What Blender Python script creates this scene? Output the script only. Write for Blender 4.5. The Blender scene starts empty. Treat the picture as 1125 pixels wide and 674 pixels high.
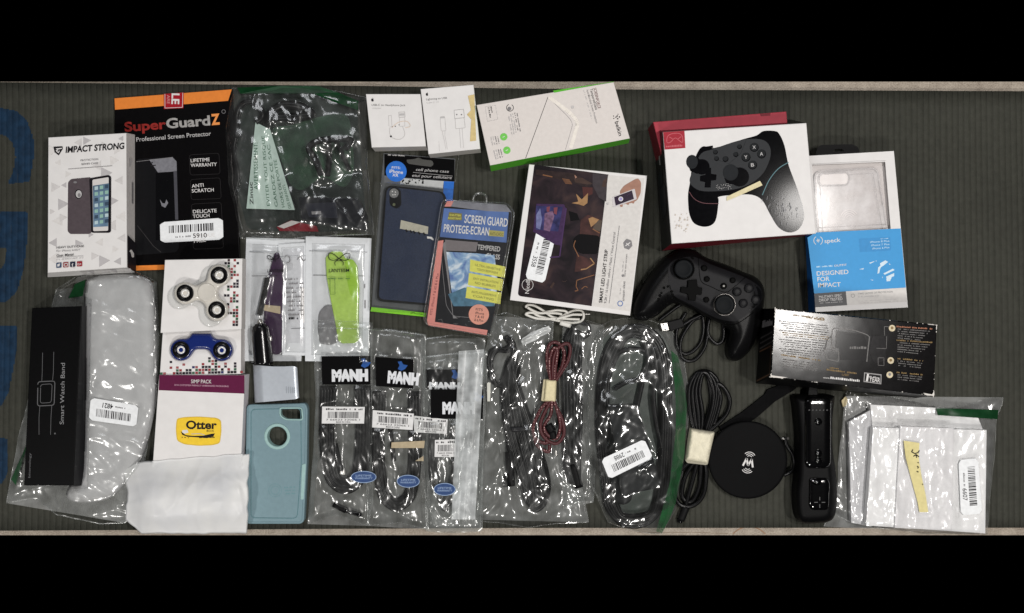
import bpy, math, random
import numpy as np
from mathutils import Vector, noise
from mathutils.geometry import tessellate_polygon
SC = bpy.context.scene
COL = SC.collection
S = 0.001          # one millimetre
H = 1050.0         # camera height above the mat, mm
CX, CY = 562.5, 337.0

def W(px, py, h=0.0):
    k = (1 - h / H) * S
    return Vector(((px - CX) * k, (CY - py) * k, h * S))

def Z(ox, oy, s):
    def f(*pts):
        r = [(ox + x / s, oy + y / s) for x, y in pts]
        return r[0] if len(r) == 1 else r
    return f

# ------------------------------------------------------------------ materials
def lin(c):
    c = c / 255.0
    return c / 12.92 if c <= .04045 else ((c + .055) / 1.055) ** 2.4

MATS = {}
def M(name, rgb=None, rough=.5, metal=0., spec=.16, coat=0., var=.06, vscale=260., bump=0., bscale=900., k=.9, sheen=0.):
    if name in MATS: return MATS[name]
    m = bpy.data.materials.new(name); m.use_nodes = True
    nt = m.node_tree; N = nt.nodes; L = nt.links
    b = N['Principled BSDF']
    c = [min(.88, lin(x) / k) for x in rgb]
    if max(rgb) < 40 and rough > .3: spec *= .3
    b.inputs['Roughness'].default_value = rough
    b.inputs['Metallic'].default_value = metal
    b.inputs['Specular IOR Level'].default_value = spec
    b.inputs['Coat Weight'].default_value = coat
    b.inputs['Coat Roughness'].default_value = .12
    tc = N.new('ShaderNodeTexCoord')
    n = N.new('ShaderNodeTexNoise'); n.inputs['Scale'].default_value = vscale; n.inputs['Detail'].default_value = 5
    L.new(tc.outputs['Object'], n.inputs['Vector'])
    mr = N.new('ShaderNodeMapRange')
    mr.inputs['From Min'].default_value = .3; mr.inputs['From Max'].default_value = .7
    mr.inputs['To Min'].default_value = 1 - var; mr.inputs['To Max'].default_value = 1 + var
    L.new(n.outputs['Fac'], mr.inputs['Value'])
    mx = N.new('ShaderNodeMix'); mx.data_type = 'RGBA'; mx.blend_type = 'MULTIPLY'
    mx.inputs['Factor'].default_value = 1
    mx.inputs['A'].default_value = (*c, 1)
    L.new(mr.outputs['Result'], mx.inputs['B'])
    L.new(mx.outputs['Result'], b.inputs['Base Color'])
    if bump:
        n2 = N.new('ShaderNodeTexNoise'); n2.inputs['Scale'].default_value = bscale; n2.inputs['Detail'].default_value = 3
        L.new(tc.outputs['Object'], n2.inputs['Vector'])
        bp = N.new('ShaderNodeBump'); bp.inputs['Strength'].default_value = bump; bp.inputs['Distance'].default_value = .001
        L.new(n2.outputs['Fac'], bp.inputs['Height'])
        L.new(bp.outputs['Normal'], b.inputs['Normal'])
    MATS[name] = m
    return m

def film_mat(name, haze=.07, tint=(.965, .972, .968), gloss=.35, rough=.13, hcol=(.8, .82, .82), bscale=260., bump=.5, base=.04, raw=False):
    """thin clear plastic: see-through, with sharp reflections and a slight milky veil"""
    if name in MATS: return MATS[name]
    m = bpy.data.materials.new(name); m.use_nodes = True
    nt = m.node_tree; N = nt.nodes; L = nt.links
    N.remove(N['Principled BSDF'])
    out = N['Material Output']
    tc = N.new('ShaderNodeTexCoord')
    n = N.new('ShaderNodeTexNoise'); n.inputs['Scale'].default_value = bscale; n.inputs['Detail'].default_value = 4
    n.inputs['Distortion'].default_value = 1.2
    soft = haze < .2 and not raw; haze *= (.17 if soft else 1.); rough = rough*.9+.06; bump *= .1; bscale *= .3
    L.new(tc.outputs['Object'], n.inputs['Vector'])
    bp = N.new('ShaderNodeBump'); bp.inputs['Strength'].default_value = bump; bp.inputs['Distance'].default_value = .0012
    L.new(n.outputs['Fac'], bp.inputs['Height'])
    tr = N.new('ShaderNodeBsdfTransparent'); tr.inputs['Color'].default_value = (*tint, 1)
    gl = N.new('ShaderNodeBsdfGlossy'); gl.inputs['Roughness'].default_value = rough
    gl.inputs['Color'].default_value = (1, 1, 1, 1)
    L.new(bp.outputs['Normal'], gl.inputs['Normal'])
    df = N.new('ShaderNodeBsdfDiffuse'); df.inputs['Color'].default_value = (*hcol, 1)
    L.new(bp.outputs['Normal'], df.inputs['Normal'])
    lw = N.new('ShaderNodeLayerWeight'); lw.inputs['Blend'].default_value = .35
    L.new(bp.outputs['Normal'], lw.inputs['Normal'])
    ma = N.new('ShaderNodeMath'); ma.operation = 'MULTIPLY_ADD'
    ma.inputs[1].default_value = gloss; ma.inputs[2].default_value = base
    L.new(lw.outputs['Facing'], ma.inputs[0])
    n2 = N.new('ShaderNodeTexNoise'); n2.inputs['Scale'].default_value = 60; n2.inputs['Detail'].default_value = 6
    L.new(tc.outputs['Object'], n2.inputs['Vector'])
    mh = N.new('ShaderNodeMapRange'); mh.inputs['From Min'].default_value = .3; mh.inputs['From Max'].default_value = .72
    mh.inputs['To Min'].default_value = haze * .35; mh.inputs['To Max'].default_value = haze * 1.6
    L.new(n2.outputs['Fac'], mh.inputs['Value'])
    m1 = N.new('ShaderNodeMixShader'); m2 = N.new('ShaderNodeMixShader')
    L.new(mh.outputs['Result'], m1.inputs[0]); L.new(tr.outputs[0], m1.inputs[1]); L.new(df.outputs[0], m1.inputs[2])
    L.new(ma.outputs[0], m2.inputs[0]); L.new(m1.outputs[0], m2.inputs[1]); L.new(gl.outputs[0], m2.inputs[2])
    if soft:          # broad satin sheen of slack polythene
        g2 = N.new('ShaderNodeBsdfGlossy'); g2.inputs['Roughness'].default_value = .36; g2.inputs['Color'].default_value = (.9, .92, .92, 1)
        m3 = N.new('ShaderNodeMixShader'); m3.inputs[0].default_value = base*.45
        L.new(m2.outputs[0], m3.inputs[1]); L.new(g2.outputs[0], m3.inputs[2]); L.new(m3.outputs[0], out.inputs['Surface'])
    else: L.new(m2.outputs[0], out.inputs['Surface'])
    MATS[name] = m
    return m

# ------------------------------------------------------------------ geometry
class MB:
    def __init__(s):
        s.v = []; s.f = []; s.fm = []; s.fs = []; s.mats = []; s.n = 0
    def mi(s, mat):
        if mat not in s.mats: s.mats.append(mat)
        return s.mats.index(mat)
    def face(s, pts, mat, smooth=False):
        b = len(s.v); s.v += [tuple(p) for p in pts]
        s.f.append(tuple(range(b, b + len(pts)))); s.fm.append(s.mi(mat)); s.fs.append(smooth)
    def raw(s, vs, fs, mat, smooth=False):
        b = len(s.v); s.v += [tuple(p) for p in vs]; i = s.mi(mat)
        for f in fs:
            s.f.append(tuple(b + j for j in f)); s.fm.append(i); s.fs.append(smooth)
    def build(s, name, parent=None, org=None):
        """org: origin of a top-level mesh; parts take the origin of their thing"""
        me = bpy.data.meshes.new(name)
        o = bpy.data.objects.new(name, me)
        if parent is not None:
            root = parent
            while root.parent: root = root.parent
            off = root.location
        else:
            off = org if org is not None else Vector((0, 0, 0))
            o.location = off
        me.from_pydata([(x - off[0], y - off[1], z - off[2]) for x, y, z in s.v], [], s.f)
        for m in s.mats: me.materials.append(m)
        me.polygons.foreach_set('material_index', s.fm)
        me.polygons.foreach_set('use_smooth', s.fs)
        me.update()
        COL.objects.link(o)
        if parent is not None: o.parent = parent
        return o

def tag(o, label, cat, group=None):
    o['label'] = label; o['category'] = cat
    if group: o['group'] = group
    return o

def thing(name, label, cat, px, py, h=0., group=None):
    o = bpy.data.objects.new(name, None); COL.objects.link(o)
    o.location = W(px, py, h); o.empty_display_size = .02
    return tag(o, label, cat, group)

def area2(p): return sum(p[i-1][0]*p[i][1] - p[i][0]*p[i-1][1] for i in range(len(p)))

def inset(poly, d):
    """shrink a 2-D polygon by d (mitred)"""
    n = len(poly); sg = 1 if area2(poly) > 0 else -1; out = []
    for i in range(n):
        a, b, c = poly[i-1], poly[i], poly[(i+1) % n]
        e1 = np.array([b[0]-a[0], b[1]-a[1]]); e2 = np.array([c[0]-b[0], c[1]-b[1]])
        e1 = e1 / (np.linalg.norm(e1) + 1e-12); e2 = e2 / (np.linalg.norm(e2) + 1e-12)
        n1 = np.array([-e1[1], e1[0]]) * sg; n2 = np.array([-e2[1], e2[0]]) * sg
        m = n1 + n2; q = max(.35, float(np.dot(m, m)) / 2)
        out.append((b[0] + m[0] * d / q, b[1] + m[1] * d / q))
    return out

def rounded(poly, r, n=5):
    out = []; N = len(poly)
    rr = r if isinstance(r, (list, tuple)) else [r] * N
    for i in range(N):
        a, b, c = [np.array(poly[j % N], float) for j in (i-1, i, i+1)]
        u = a - b; v = c - b; lu = np.linalg.norm(u); lv = np.linalg.norm(v)
        d = min(rr[i], lu * .49, lv * .49)
        if d < .05: out.append(tuple(b)); continue
        p = b + u / lu * d; q = b + v / lv * d
        for k in range(n + 1):
            t = k / n
            out.append(tuple((1-t)**2 * p + 2*t*(1-t) * b + t*t * q))
    return out

def smooth_line(pts, n=6, closed=False):
    P = [np.array(p, float) for p in pts]; N = len(P); out = []
    R = range(N) if closed else range(N - 1)
    for i in R:
        if closed: a, b, c, d = P[i-1], P[i], P[(i+1) % N], P[(i+2) % N]
        else: a, b, c, d = P[max(i-1, 0)], P[i], P[i+1], P[min(i+2, N-1)]
        for k in range(n):
            t = k / n
            out.append(tuple(.5 * (2*b + (c-a)*t + (2*a-5*b+4*c-d)*t*t + (3*b-a-3*c+d)*t**3)))
    if not closed: out.append(tuple(P[-1]))
    return out

def prism(mb, top, h1, h0, mt, ms=None, base=None, bev=.6, smooth=False, bottom=True):
    """solid between a top outline seen at height h1 and the mat side at h0 (base outline optional)"""
    ms = ms or mt
    n = len(top)
    T = [W(x, y, h1) for x, y in top]
    if base is None: B = [Vector((p.x, p.y, h0 * S)) for p in T]
    else: B = [W(x, y, h0) for x, y in base]
    sides = ms if isinstance(ms, list) else [ms] * n
    if area2([(p.x, p.y) for p in T]) < 0:
        T.reverse(); B.reverse(); sides = sides[:]; sides = sides[::-1]; sides = sides[1:] + sides[:1]
    if bev:
        I = [Vector((x, y, h1 * S)) for x, y in inset([(p.x, p.y) for p in T], bev * S)]
        R = [Vector((p.x, p.y, (h1 - bev) * S)) for p in T]
        I2 = inset([(p.x, p.y) for p in T], bev * S * .3)
        Q = [Vector((x, y, (h1 - bev * .3) * S)) for x, y in I2]
        for i in range(n):
            j = (i + 1) % n
            mb.raw([Q[i], Q[j], I[j], I[i]], [(0, 1, 2, 3)], mt, True)
            mb.raw([R[i], R[j], Q[j], Q[i]], [(0, 1, 2, 3)], mt, True)
    else: I = T; R = T
    mb.face(I, mt)
    for i in range(n):
        j = (i + 1) % n
        mb.raw([B[i], B[j], R[j], R[i]], [(0, 1, 2, 3)], sides[i], smooth)
    if bottom: mb.face(B[::-1], sides[0])

def plate(mb, outer, holes, h1, h0, mt, ms=None, mh=None, bev=.5):
    """flat plate with holes"""
    ms = ms or mt; mh = mh or ms
    rings = [outer] + holes
    R3 = [[W(x, y, h1) for x, y in r] for r in rings]
    tr = tessellate_polygon(R3)
    flat = [p for r in R3 for p in r]
    mb.raw(flat, [t for t in tr], mt)
    mb.raw([Vector((p.x, p.y, h0 * S)) for p in flat], [t[::-1] for t in tr], ms)
    for k, r in enumerate(R3):
        for i in range(len(r)):
            a, b = r[i-1], r[i]
            mb.raw([a, b, Vector((b.x, b.y, h0*S)), Vector((a.x, a.y, h0*S))], [(0, 1, 2, 3)], ms if k == 0 else mh, True)

def tube(mb, pts, r, mat, n=8, sm=6, closed=False, flat=1.):
    """pts: (px, py, h); r in mm"""
    P = smooth_line(pts, sm, closed) if sm > 1 else [tuple(p) for p in pts]
    Q = [W(*p) for p in P]; N = len(Q); vs = []; fs = []
    up = Vector((0, 0, 1)); prev = None
    for i in range(N):
        a = Q[i-1] if (i > 0 or closed) else Q[i]; b = Q[(i+1) % N] if (i < N-1 or closed) else Q[i]
        d = (b - a); d = d.normalized() if d.length > 1e-9 else Vector((1, 0, 0))
        s1 = d.cross(up)
        if s1.length < .05: s1 = prev if prev else Vector((1, 0, 0))
        s1.normalize(); prev = s1; u1 = s1.cross(d).normalized()
        rr = r[min(len(r)-1, int(i * len(r) / N))] if isinstance(r, (list, tuple)) else r
        for k in range(n):
            t = 2 * math.pi * k / n
            vs.append(Q[i] + (s1 * math.cos(t) + u1 * math.sin(t) * flat) * rr * S)
    M_ = N if closed else N - 1
    for i in range(M_):
        j = (i + 1) % N
        for k in range(n):
            l = (k + 1) % n
            fs.append((i*n+k, i*n+l, j*n+l, j*n+k))
    if not closed:
        fs.append(tuple(range(n))[::-1]); fs.append(tuple((N-1)*n+k for k in range(n)))
    mb.raw(vs, fs, mat, True)

def lathe(mb, px, py, prof, mat, n=28, sx=1., sy=1., rot=0.):
    """prof: list of (radius px, height mm) bottom to top, around a pixel"""
    vs = []; fs = []; c, s = math.cos(rot), math.sin(rot)
    for r, h in prof:
        for k in range(n):
            t = 2*math.pi*k/n; x, y = r*sx*math.cos(t), r*sy*math.sin(t)
            vs.append(W(px + x*c - y*s, py + x*s + y*c, h))
    for i in range(len(prof)-1):
        for k in range(n):
            l = (k+1) % n
            fs.append((i*n+l, i*n+k, (i+1)*n+k, (i+1)*n+l))
    fs.append(tuple((len(prof)-1)*n + k for k in range(n))[::-1])
    mb.raw(vs, fs, mat, True)

# --- signed distances (numpy), positive inside
def sd_poly(pts):
    P = np.array(pts, float)
    def f(X, Y):
        d = np.full(X.shape, 1e9); ins = np.zeros(X.shape, bool)
        n = len(P)
        for i in range(n):
            ax, ay = P[i-1]; bx, by = P[i]
            ex, ey = bx-ax, by-ay
            t = np.clip(((X-ax)*ex + (Y-ay)*ey) / (ex*ex+ey*ey+1e-12), 0, 1)
            d = np.minimum(d, np.hypot(X-ax-t*ex, Y-ay-t*ey))
            c = ((ay > Y) != (by > Y)) & (X < (bx-ax)*(Y-ay)/(by-ay+1e-12) + ax)
            ins ^= c
        return np.where(ins, d, -d)
    return f
def sd_caps(pts, r):
    P = np.array(pts, float)
    def f(X, Y):
        d = np.full(X.shape, 1e9)
        if len(P) == 1: d = np.hypot(X-P[0, 0], Y-P[0, 1])
        for i in range(1, len(P)):
            ax, ay = P[i-1]; bx, by = P[i]; ex, ey = bx-ax, by-ay
            t = np.clip(((X-ax)*ex + (Y-ay)*ey) / (ex*ex+ey*ey+1e-12), 0, 1)
            d = np.minimum(d, np.hypot(X-ax-t*ex, Y-ay-t*ey))
        return r - d
    return f
def sd_union(fs, k=3.):
    def f(X, Y):
        a = fs[0](X, Y)
        for g in fs[1:]:
            b = g(X, Y); h = np.clip(.5 + .5*(a-b)/k, 0, 1)
            a = b*(1-h) + a*h + k*h*(1-h)
        return a
    return f

def dome(hs, ht, R):
    return lambda d: hs + (ht-hs)*np.sqrt(np.clip(1-(1-np.clip(d/R, 0, 1))**2, 0, 1))

def puff(mb, sdf, bbox, prof, h0, mat, step=1.3, extra=None):
    """solid body whose outline is an sdf in the photograph plane and whose top follows prof(distance to the edge)"""
    x0, y0, x1, y1 = bbox
    xs = np.arange(x0-step*2, x1+step*3, step); ys = np.arange(y0-step*2, y1+step*3, step)
    X, Y = np.meshgrid(xs, ys); D = sdf(X, Y)
    C = sdf(X[:-1, :-1]+step/2, Y[:-1, :-1]+step/2) > 0
    used = np.zeros(X.shape, bool); cnt = np.zeros(X.shape, int)
    for dy in (0, 1):
        for dx in (0, 1):
            sl = (slice(dy, dy+C.shape[0]), slice(dx, dx+C.shape[1]))
            used[sl] |= C; cnt[sl] += C
    bd = used & ((cnt < 4) | (D < 0))
    e = .2
    for _ in range(3):
        d = sdf(X, Y); gx = (sdf(X+e, Y)-sdf(X-e, Y))/(2*e); gy = (sdf(X, Y+e)-sdf(X, Y-e))/(2*e)
        g = np.hypot(gx, gy)+1e-6
        X = np.where(bd, X - gx/g*d, X); Y = np.where(bd, Y - gy/g*d, Y)
    D = np.clip(sdf(X, Y), 0, None); D[bd] = 0
    Hh = prof(D)
    if extra is not None: Hh = Hh + extra(X, Y, D)
    idx = -np.ones(X.shape, int); vs = []
    for (i, j) in zip(*np.nonzero(used)):
        idx[i, j] = len(vs); vs.append(W(X[i, j], Y[i, j], Hh[i, j]))
    fs = []; edges = {}
    for (i, j) in zip(*np.nonzero(C)):
        f = (idx[i, j], idx[i+1, j], idx[i+1, j+1], idx[i, j+1]); f = tuple(int(q) for q in f)
        fs.append(f)
        for a, b in zip(f, f[1:]+f[:1]):
            if (b, a) in edges: del edges[(b, a)]
            else: edges[(a, b)] = 1
    n0 = len(vs); low = {}
    for a, b in edges:
        for q in (a, b):
            if q not in low:
                low[q] = len(vs); p = vs[q]; vs.append(Vector((p.x, p.y, h0*S)))
        fs.append((b, a, low[a], low[b]))
    mb.raw(vs, fs, mat, True)

# ------------------------------------------------------------------ print
TXT = {}
def txt_mesh(s, bold, shear, space):
    key = (s, bold, shear, space)
    if key in TXT: return TXT[key]
    cu = bpy.data.curves.new('lettering', 'FONT'); cu.body = s; cu.offset = bold; cu.shear = shear
    cu.resolution_u = 4; cu.space_character = space
    ob = bpy.data.objects.new('lettering', cu); COL.objects.link(ob)
    dg = bpy.context.evaluated_depsgraph_get()
    me = bpy.data.meshes.new_from_object(ob.evaluated_get(dg))
    vs = [(v.co.x, v.co.y) for v in me.vertices]; fs = [tuple(p.vertices) for p in me.polygons]
    bpy.data.objects.remove(ob); bpy.data.curves.remove(cu); bpy.data.meshes.remove(me)
    TXT[key] = (vs, fs)
    return TXT[key]

CAPR = []
def at(h):
    return lambda x, y, dz=0.: W(x, y, h + dz)
def lift(mb):
    mb.n += 1
    return .1 + .012 * mb.n

def text(mb, s, p0, p1, cap, mat, m, bold=.0, shear=0., space=1., serif=False):
    if cap < 5: bold *= .35
    vs, fs = txt_mesh(s, bold, shear, space)
    if not vs: return
    x0 = min(v[0] for v in vs); x1 = max(v[0] for v in vs)
    dx, dy = p1[0]-p0[0], p1[1]-p0[1]; L = math.hypot(dx, dy)
    ux, uy = dx/L, dy/L; nx, ny = uy, -ux
    k = L / (x1-x0); 
    if not CAPR: CAPR.append(max(v[1] for v in txt_mesh('H', 0., 0., 1.)[0]))
    c = cap / CAPR[0]; dz = lift(mb)
    mb.raw([m(p0[0]+ux*(x-x0)*k+nx*y*c, p0[1]+uy*(x-x0)*k+ny*y*c, dz) for x, y in vs], fs, mat)

def poly(mb, pts, mat, m):
    dz = lift(mb); mb.face([m(x, y, dz) for x, y in pts], mat)
def bil(q, u, v):
    a, b, c, d = q
    return ((a[0]*(1-u)+b[0]*u)*(1-v)+(d[0]*(1-u)+c[0]*u)*v, (a[1]*(1-u)+b[1]*u)*(1-v)+(d[1]*(1-u)+c[1]*u)*v)
def gridq(mb, q, mat, m, nu=8, nv=6, rc=0.):
    """quad split into cells so that it can lie on an uneven film; rc rounds the corners (fraction of the short side)"""
    dz = lift(mb); vs = []; fs = []
    def cornered(u, v):
        return bil(q, u, v)
    for j in range(nv+1):
        for i in range(nu+1):
            u, v = i/nu, j/nv
            if rc and (i in (0, nu)) and (j in (0, nv)):
                u += (.45 if i == 0 else -.45)/nu; v += (.45 if j == 0 else -.45)/nv
            x, y = cornered(u, v); vs.append(m(x, y, dz))
    for j in range(nv):
        for i in range(nu):
            a = j*(nu+1)+i; fs.append((a, a+nu+1, a+nu+2, a+1))
    mb.raw(vs, fs, mat, True)
def line(mb, pts, w, mat, m):
    dz = lift(mb)
    for (ax, ay), (bx, by) in zip(pts[:-1], pts[1:]):
        L = math.hypot(bx-ax, by-ay)
        if L < 1e-6: continue
        nx, ny = -(by-ay)/L*w/2, (bx-ax)/L*w/2
        mb.face([m(ax+nx, ay+ny, dz), m(bx+nx, by+ny, dz), m(bx-nx, by-ny, dz), m(ax-nx, ay-ny, dz)][::-1], mat)
def disc(mb, c, r, mat, m, ry=None, n=24, rot=0.):
    ry = ry or r; a, b = math.cos(rot), math.sin(rot)
    poly(mb, [(c[0]+r*math.cos(t)*a-ry*math.sin(t)*b, c[1]+r*math.cos(t)*b+ry*math.sin(t)*a) for t in [2*math.pi*k/n for k in range(n)]], mat, m)
def ring(mb, c, r, w, mat, m, a0=0., a1=360., n=28):
    line(mb, [(c[0]+r*math.cos(math.radians(a0+(a1-a0)*k/n)), c[1]+r*math.sin(math.radians(a0+(a1-a0)*k/n))) for k in range(n+1)], w, mat, m)
def dashes(mb, p0, p1, cap, mat, m, seed=1, fill=.8):
    """print too small to read: a row of word-sized strokes"""
    rnd = random.Random(seed); dx, dy = p1[0]-p0[0], p1[1]-p0[1]; L = math.hypot(dx, dy); ux, uy = dx/L, dy/L
    t = 0.; dz = lift(mb); nx, ny = uy, -ux
    while t < L:
        w = min(cap*rnd.uniform(.35, .9), L-t)
        if rnd.random() < fill:
            c = cap*rnd.uniform(.62, 1.)
            a = (p0[0]+ux*t, p0[1]+uy*t); b = (p0[0]+ux*(t+w), p0[1]+uy*(t+w))
            mb.face([m(a[0], a[1], dz), m(b[0], b[1], dz), m(b[0]+nx*c, b[1]+ny*c, dz), m(a[0]+nx*c, a[1]+ny*c, dz)], mat)
        t += w + cap*.22
def bars(mb, q, mat, m, seed=3, n=46):
    rnd = random.Random(seed); dz = lift(mb); u = 0.
    while u < 1:
        w = rnd.choice((.010, .016, .024, .034)); 
        if u+w > 1: break
        mb.face([m(*bil(q, a, b), dz) for a, b in ((u, 0), (u, 1), (u+w, 1), (u+w, 0))], mat)
        u += w + rnd.choice((.012, .018, .026))

def sticker(parent, q, m, num, seed=1, name='barcode_sticker', label=None, numu=(.52, .74)):
    mb = MB(); ink = M('sticker_ink', (38, 36, 38), .6)
    gridq(mb, q, M('sticker_paper', (222, 224, 226), .45, bump=.05), m, 14, 8, .28)
    f = lambda u, v: bil(q, u, v)
    bars(mb, [f(.14, .2), f(.86, .2), f(.86, .56), f(.14, .56)], ink, m, seed)
    hq = math.dist(q[0], q[3])
    text(mb, num, f(numu[0], .86), f(numu[1], .86), hq*.22, ink, m, .02)
    dashes(mb, f(.24, .80), f(.48, .80), hq*.09, M('sticker_small_ink', (110, 108, 110), .6), m, seed)
    o = mb.build(name, parent)
    if label: o['label'] = label
    return o

# ------------------------------------------------------------------ plastic film bags
def resample(pts, n):
    P = np.array(pts, float); d = np.r_[0, np.cumsum(np.hypot(*np.diff(P, axis=0).T))]
    t = np.linspace(0, d[-1], n)
    return np.c_[np.interp(t, d, P[:, 0]), np.interp(t, d, P[:, 1])]

def blur(A, it):
    for _ in range(it):
        B = np.pad(A, 1, mode='edge')
        A = (B[:-2, 1:-1]+B[2:, 1:-1]+B[1:-1, :-2]+B[1:-1, 2:]+2*A)/6
    return A

class Film:
    def __init__(s, top, right, bottom, left, contents=(), h0=.4, amp=1.5, seed=1, flats=(), step=1.25, slope=.8, ncr=None, thick=3., wob=1.0, soft=5, caps=()):
        rs = np.random.RandomState(seed)
        def ln(p): return float(np.sum(np.hypot(*np.diff(np.array(p, float), axis=0).T)))
        nx = int(max(ln(top), ln(bottom))/step)+2; ny = int(max(ln(left), ln(right))/step)+2
        T, B, L, R = resample(top, nx), resample(bottom, nx), resample(left, ny), resample(right, ny)
        for E in (T, B, L, R):
            n = len(E); w = np.zeros((n, 2))
            for k in range(1, 9):
                w += np.sin(np.linspace(0, math.pi*k*1.7, n)+rs.rand()*6)[:, None]*(rs.rand(2)-.5)/k**.6
            E += w*wob*np.sin(np.linspace(0, math.pi, n))[:, None]**.5
        u = np.linspace(0, 1, nx)[None, :, None]; v = np.linspace(0, 1, ny)[:, None, None]
        T[0], T[-1], B[0], B[-1] = L[0], R[0], L[-1], R[-1]
        P = (1-v)*T[None]+v*B[None]+(1-u)*L[:, None]+u*R[:, None] - ((1-u)*(1-v)*T[0]+u*(1-v)*T[-1]+(1-u)*v*B[0]+u*v*B[-1])
        X, Y = P[..., 0], P[..., 1]
        u = u[..., 0]; v = v[..., 0]
        ex = np.minimum(u, 1-u)*nx*step; ey = np.minimum(v, 1-v)*ny*step
        tap = np.clip(np.minimum(ex, ey)/7, 0, 1); tap = tap*tap*(3-2*tap)
        base = np.full(X.shape, h0+thick)*tap + h0*(1-tap); hard = np.full(X.shape, h0)
        for sdf, h, *soft_only in contents:
            d = sdf(X, Y)
            base = np.maximum(base, h+.6-slope*np.clip(-d, 0, None)*(1 if h < 30 else 1))
            if not soft_only: hard = np.where(d > -1.2, np.maximum(hard, h+.6), hard)
        base = blur(base, soft)
        wr = np.zeros(X.shape)
        x0, x1, y0, y1 = X.min(), X.max(), Y.min(), Y.max()
        ar = (x1-x0)*(y1-y0)
        ncr = int(ar/85) if ncr is None else ncr
        main_a = math.pi/2+rs.normal()*.4
        for k in range(ncr):
            cx, cy = rs.uniform(x0, x1), rs.uniform(y0, y1)
            a = rs.rand()*math.pi if k % 2 else main_a+rs.normal()*.35; ca, sa = math.cos(a), math.sin(a)
            Ln = rs.uniform(9, 26)*(1 if k % 2 else 2.6); w = rs.uniform(1.2, 5.5); am = rs.uniform(.2, .9)*w**.5*.62*(1 if rs.rand() < .7 else -.6)
            p = (X-cx)*ca+(Y-cy)*sa; q = -(X-cx)*sa+(Y-cy)*ca + .012*p*p*(rs.rand()-.5)*2
            wr += am*np.exp(-np.abs(q)/w)*np.exp(-(p/Ln)**2*2)
        nz = np.zeros(X.shape); sv = seed*7.31
        for i in range(X.shape[0]):
            for j in range(X.shape[1]):
                x, y = X[i, j], Y[i, j]
                wx, wy = x+6*noise.noise((x*.04, y*.04, sv+9)), y+6*noise.noise((x*.04, y*.04, sv+14))
                d1 = noise.voronoi((wx*.045, wy*.032, sv))[0]
                nz[i, j] = (d1[1]-d1[0])*1.7 + noise.noise((x*.025, y*.025, sv))*1.4
        wr = (wr*1.1+nz*.62)*amp*1.1
        wr = blur(wr, 2)*1.15
        fl = np.ones(X.shape)
        for q in flats:
            d = sd_poly(q)(X, Y); fl = np.minimum(fl, np.clip(-d/5, .06, 1))
        hh = np.maximum(base+wr*(.18+.82*tap)*fl, hard)
        hh = np.where(np.minimum(ex, ey) < .01, np.maximum(h0, hard)+.25+np.abs(wr)*.35, hh)
        for sdf, hm in caps:
            d = sdf(X, Y); hh = np.where(d > -2.5, np.minimum(hh, hm), hh)
        s.X, s.Y, s.Hh, s.h0 = X, Y, hh, h0
        s.sm = blur(hh, 3)
        s.wr = wr
    def hgt(s, x, y):
        d = (s.X-x)**2+(s.Y-y)**2
        i = np.argpartition(d.ravel(), 4)[:4]
        w = 1/(d.ravel()[i]+.2)
        return float(max(np.sum(s.sm.ravel()[i]*w)/w.sum(), s.Hh.ravel()[i].max()))
    def flat(s, q, under=None):
        d = sd_poly(q)(s.X, s.Y) > -1
        return at(float(s.Hh[d].max())+.15 if d.any() else s.h0+5)
    def m(s, x, y, dz=0.): return W(x, y, s.hgt(x, y)+.25+dz)
    def build(s, name, parent, mat, bottom=True, back=None):
        ny, nx = s.X.shape; mb = MB()
        vs = [W(s.X[i, j], s.Y[i, j], s.Hh[i, j]) for i in range(ny) for j in range(nx)]
        fs = [(i*nx+j, (i+1)*nx+j, (i+1)*nx+j+1, i*nx+j+1) for i in range(ny-1) for j in range(nx-1)]
        mb.raw(vs, fs, mat, True)
        if bottom:
            vs = [W(s.X[i, j], s.Y[i, j], s.h0+.12) for i in range(0, ny) for j in (0, nx-1)]
            fs = [(2*i, 2*i+1, 2*i+3, 2*i+2) for i in range(ny-1)]
            mb.raw(vs, fs, back or mat, True)
        return mb.build(name, parent)
    def edge(s, mb, r, mat):
        ny, nx = s.X.shape
        loop = [(0, j) for j in range(0, nx, 2)]+[(i, nx-1) for i in range(0, ny, 2)]+[(ny-1, j) for j in range(nx-1, 0, -2)]+[(i, 0) for i in range(ny-1, 0, -2)]
        tube(mb, [(s.X[a], s.Y[a], s.Hh[a]+.2) for a in loop], r, mat, n=4, sm=1, closed=True)

def cable(mb, pts, r, mat, h=None, n=8, sm=6, closed=False):
    P = [(p[0], p[1], p[2] if len(p) > 2 else (h if h is not None else r)) for p in pts]
    tube(mb, P, r, mat, n=n, sm=sm, closed=closed)

def pad(mb, q, ht, h0, mat, R=3., seed=0, am=.5):
    """soft-edged wrap (tape round a bundle) with slight creases"""
    xs = [p[0] for p in q]; ys = [p[1] for p in q]
    def ex(X, Y, D):
        r = np.zeros(X.shape)
        for i in range(X.shape[0]):
            for j in range(X.shape[1]): r[i, j] = am*noise.noise((X[i, j]*.22, Y[i, j]*.16, seed))+am*.5*noise.noise((X[i, j]*.6, Y[i, j]*.5, seed+4))
        return r
    puff(mb, sd_poly(rounded(q, 1.5)), (min(xs), min(ys), max(xs), max(ys)), dome((ht+h0)*.45, ht, R), h0, mat, .8, ex)
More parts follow.
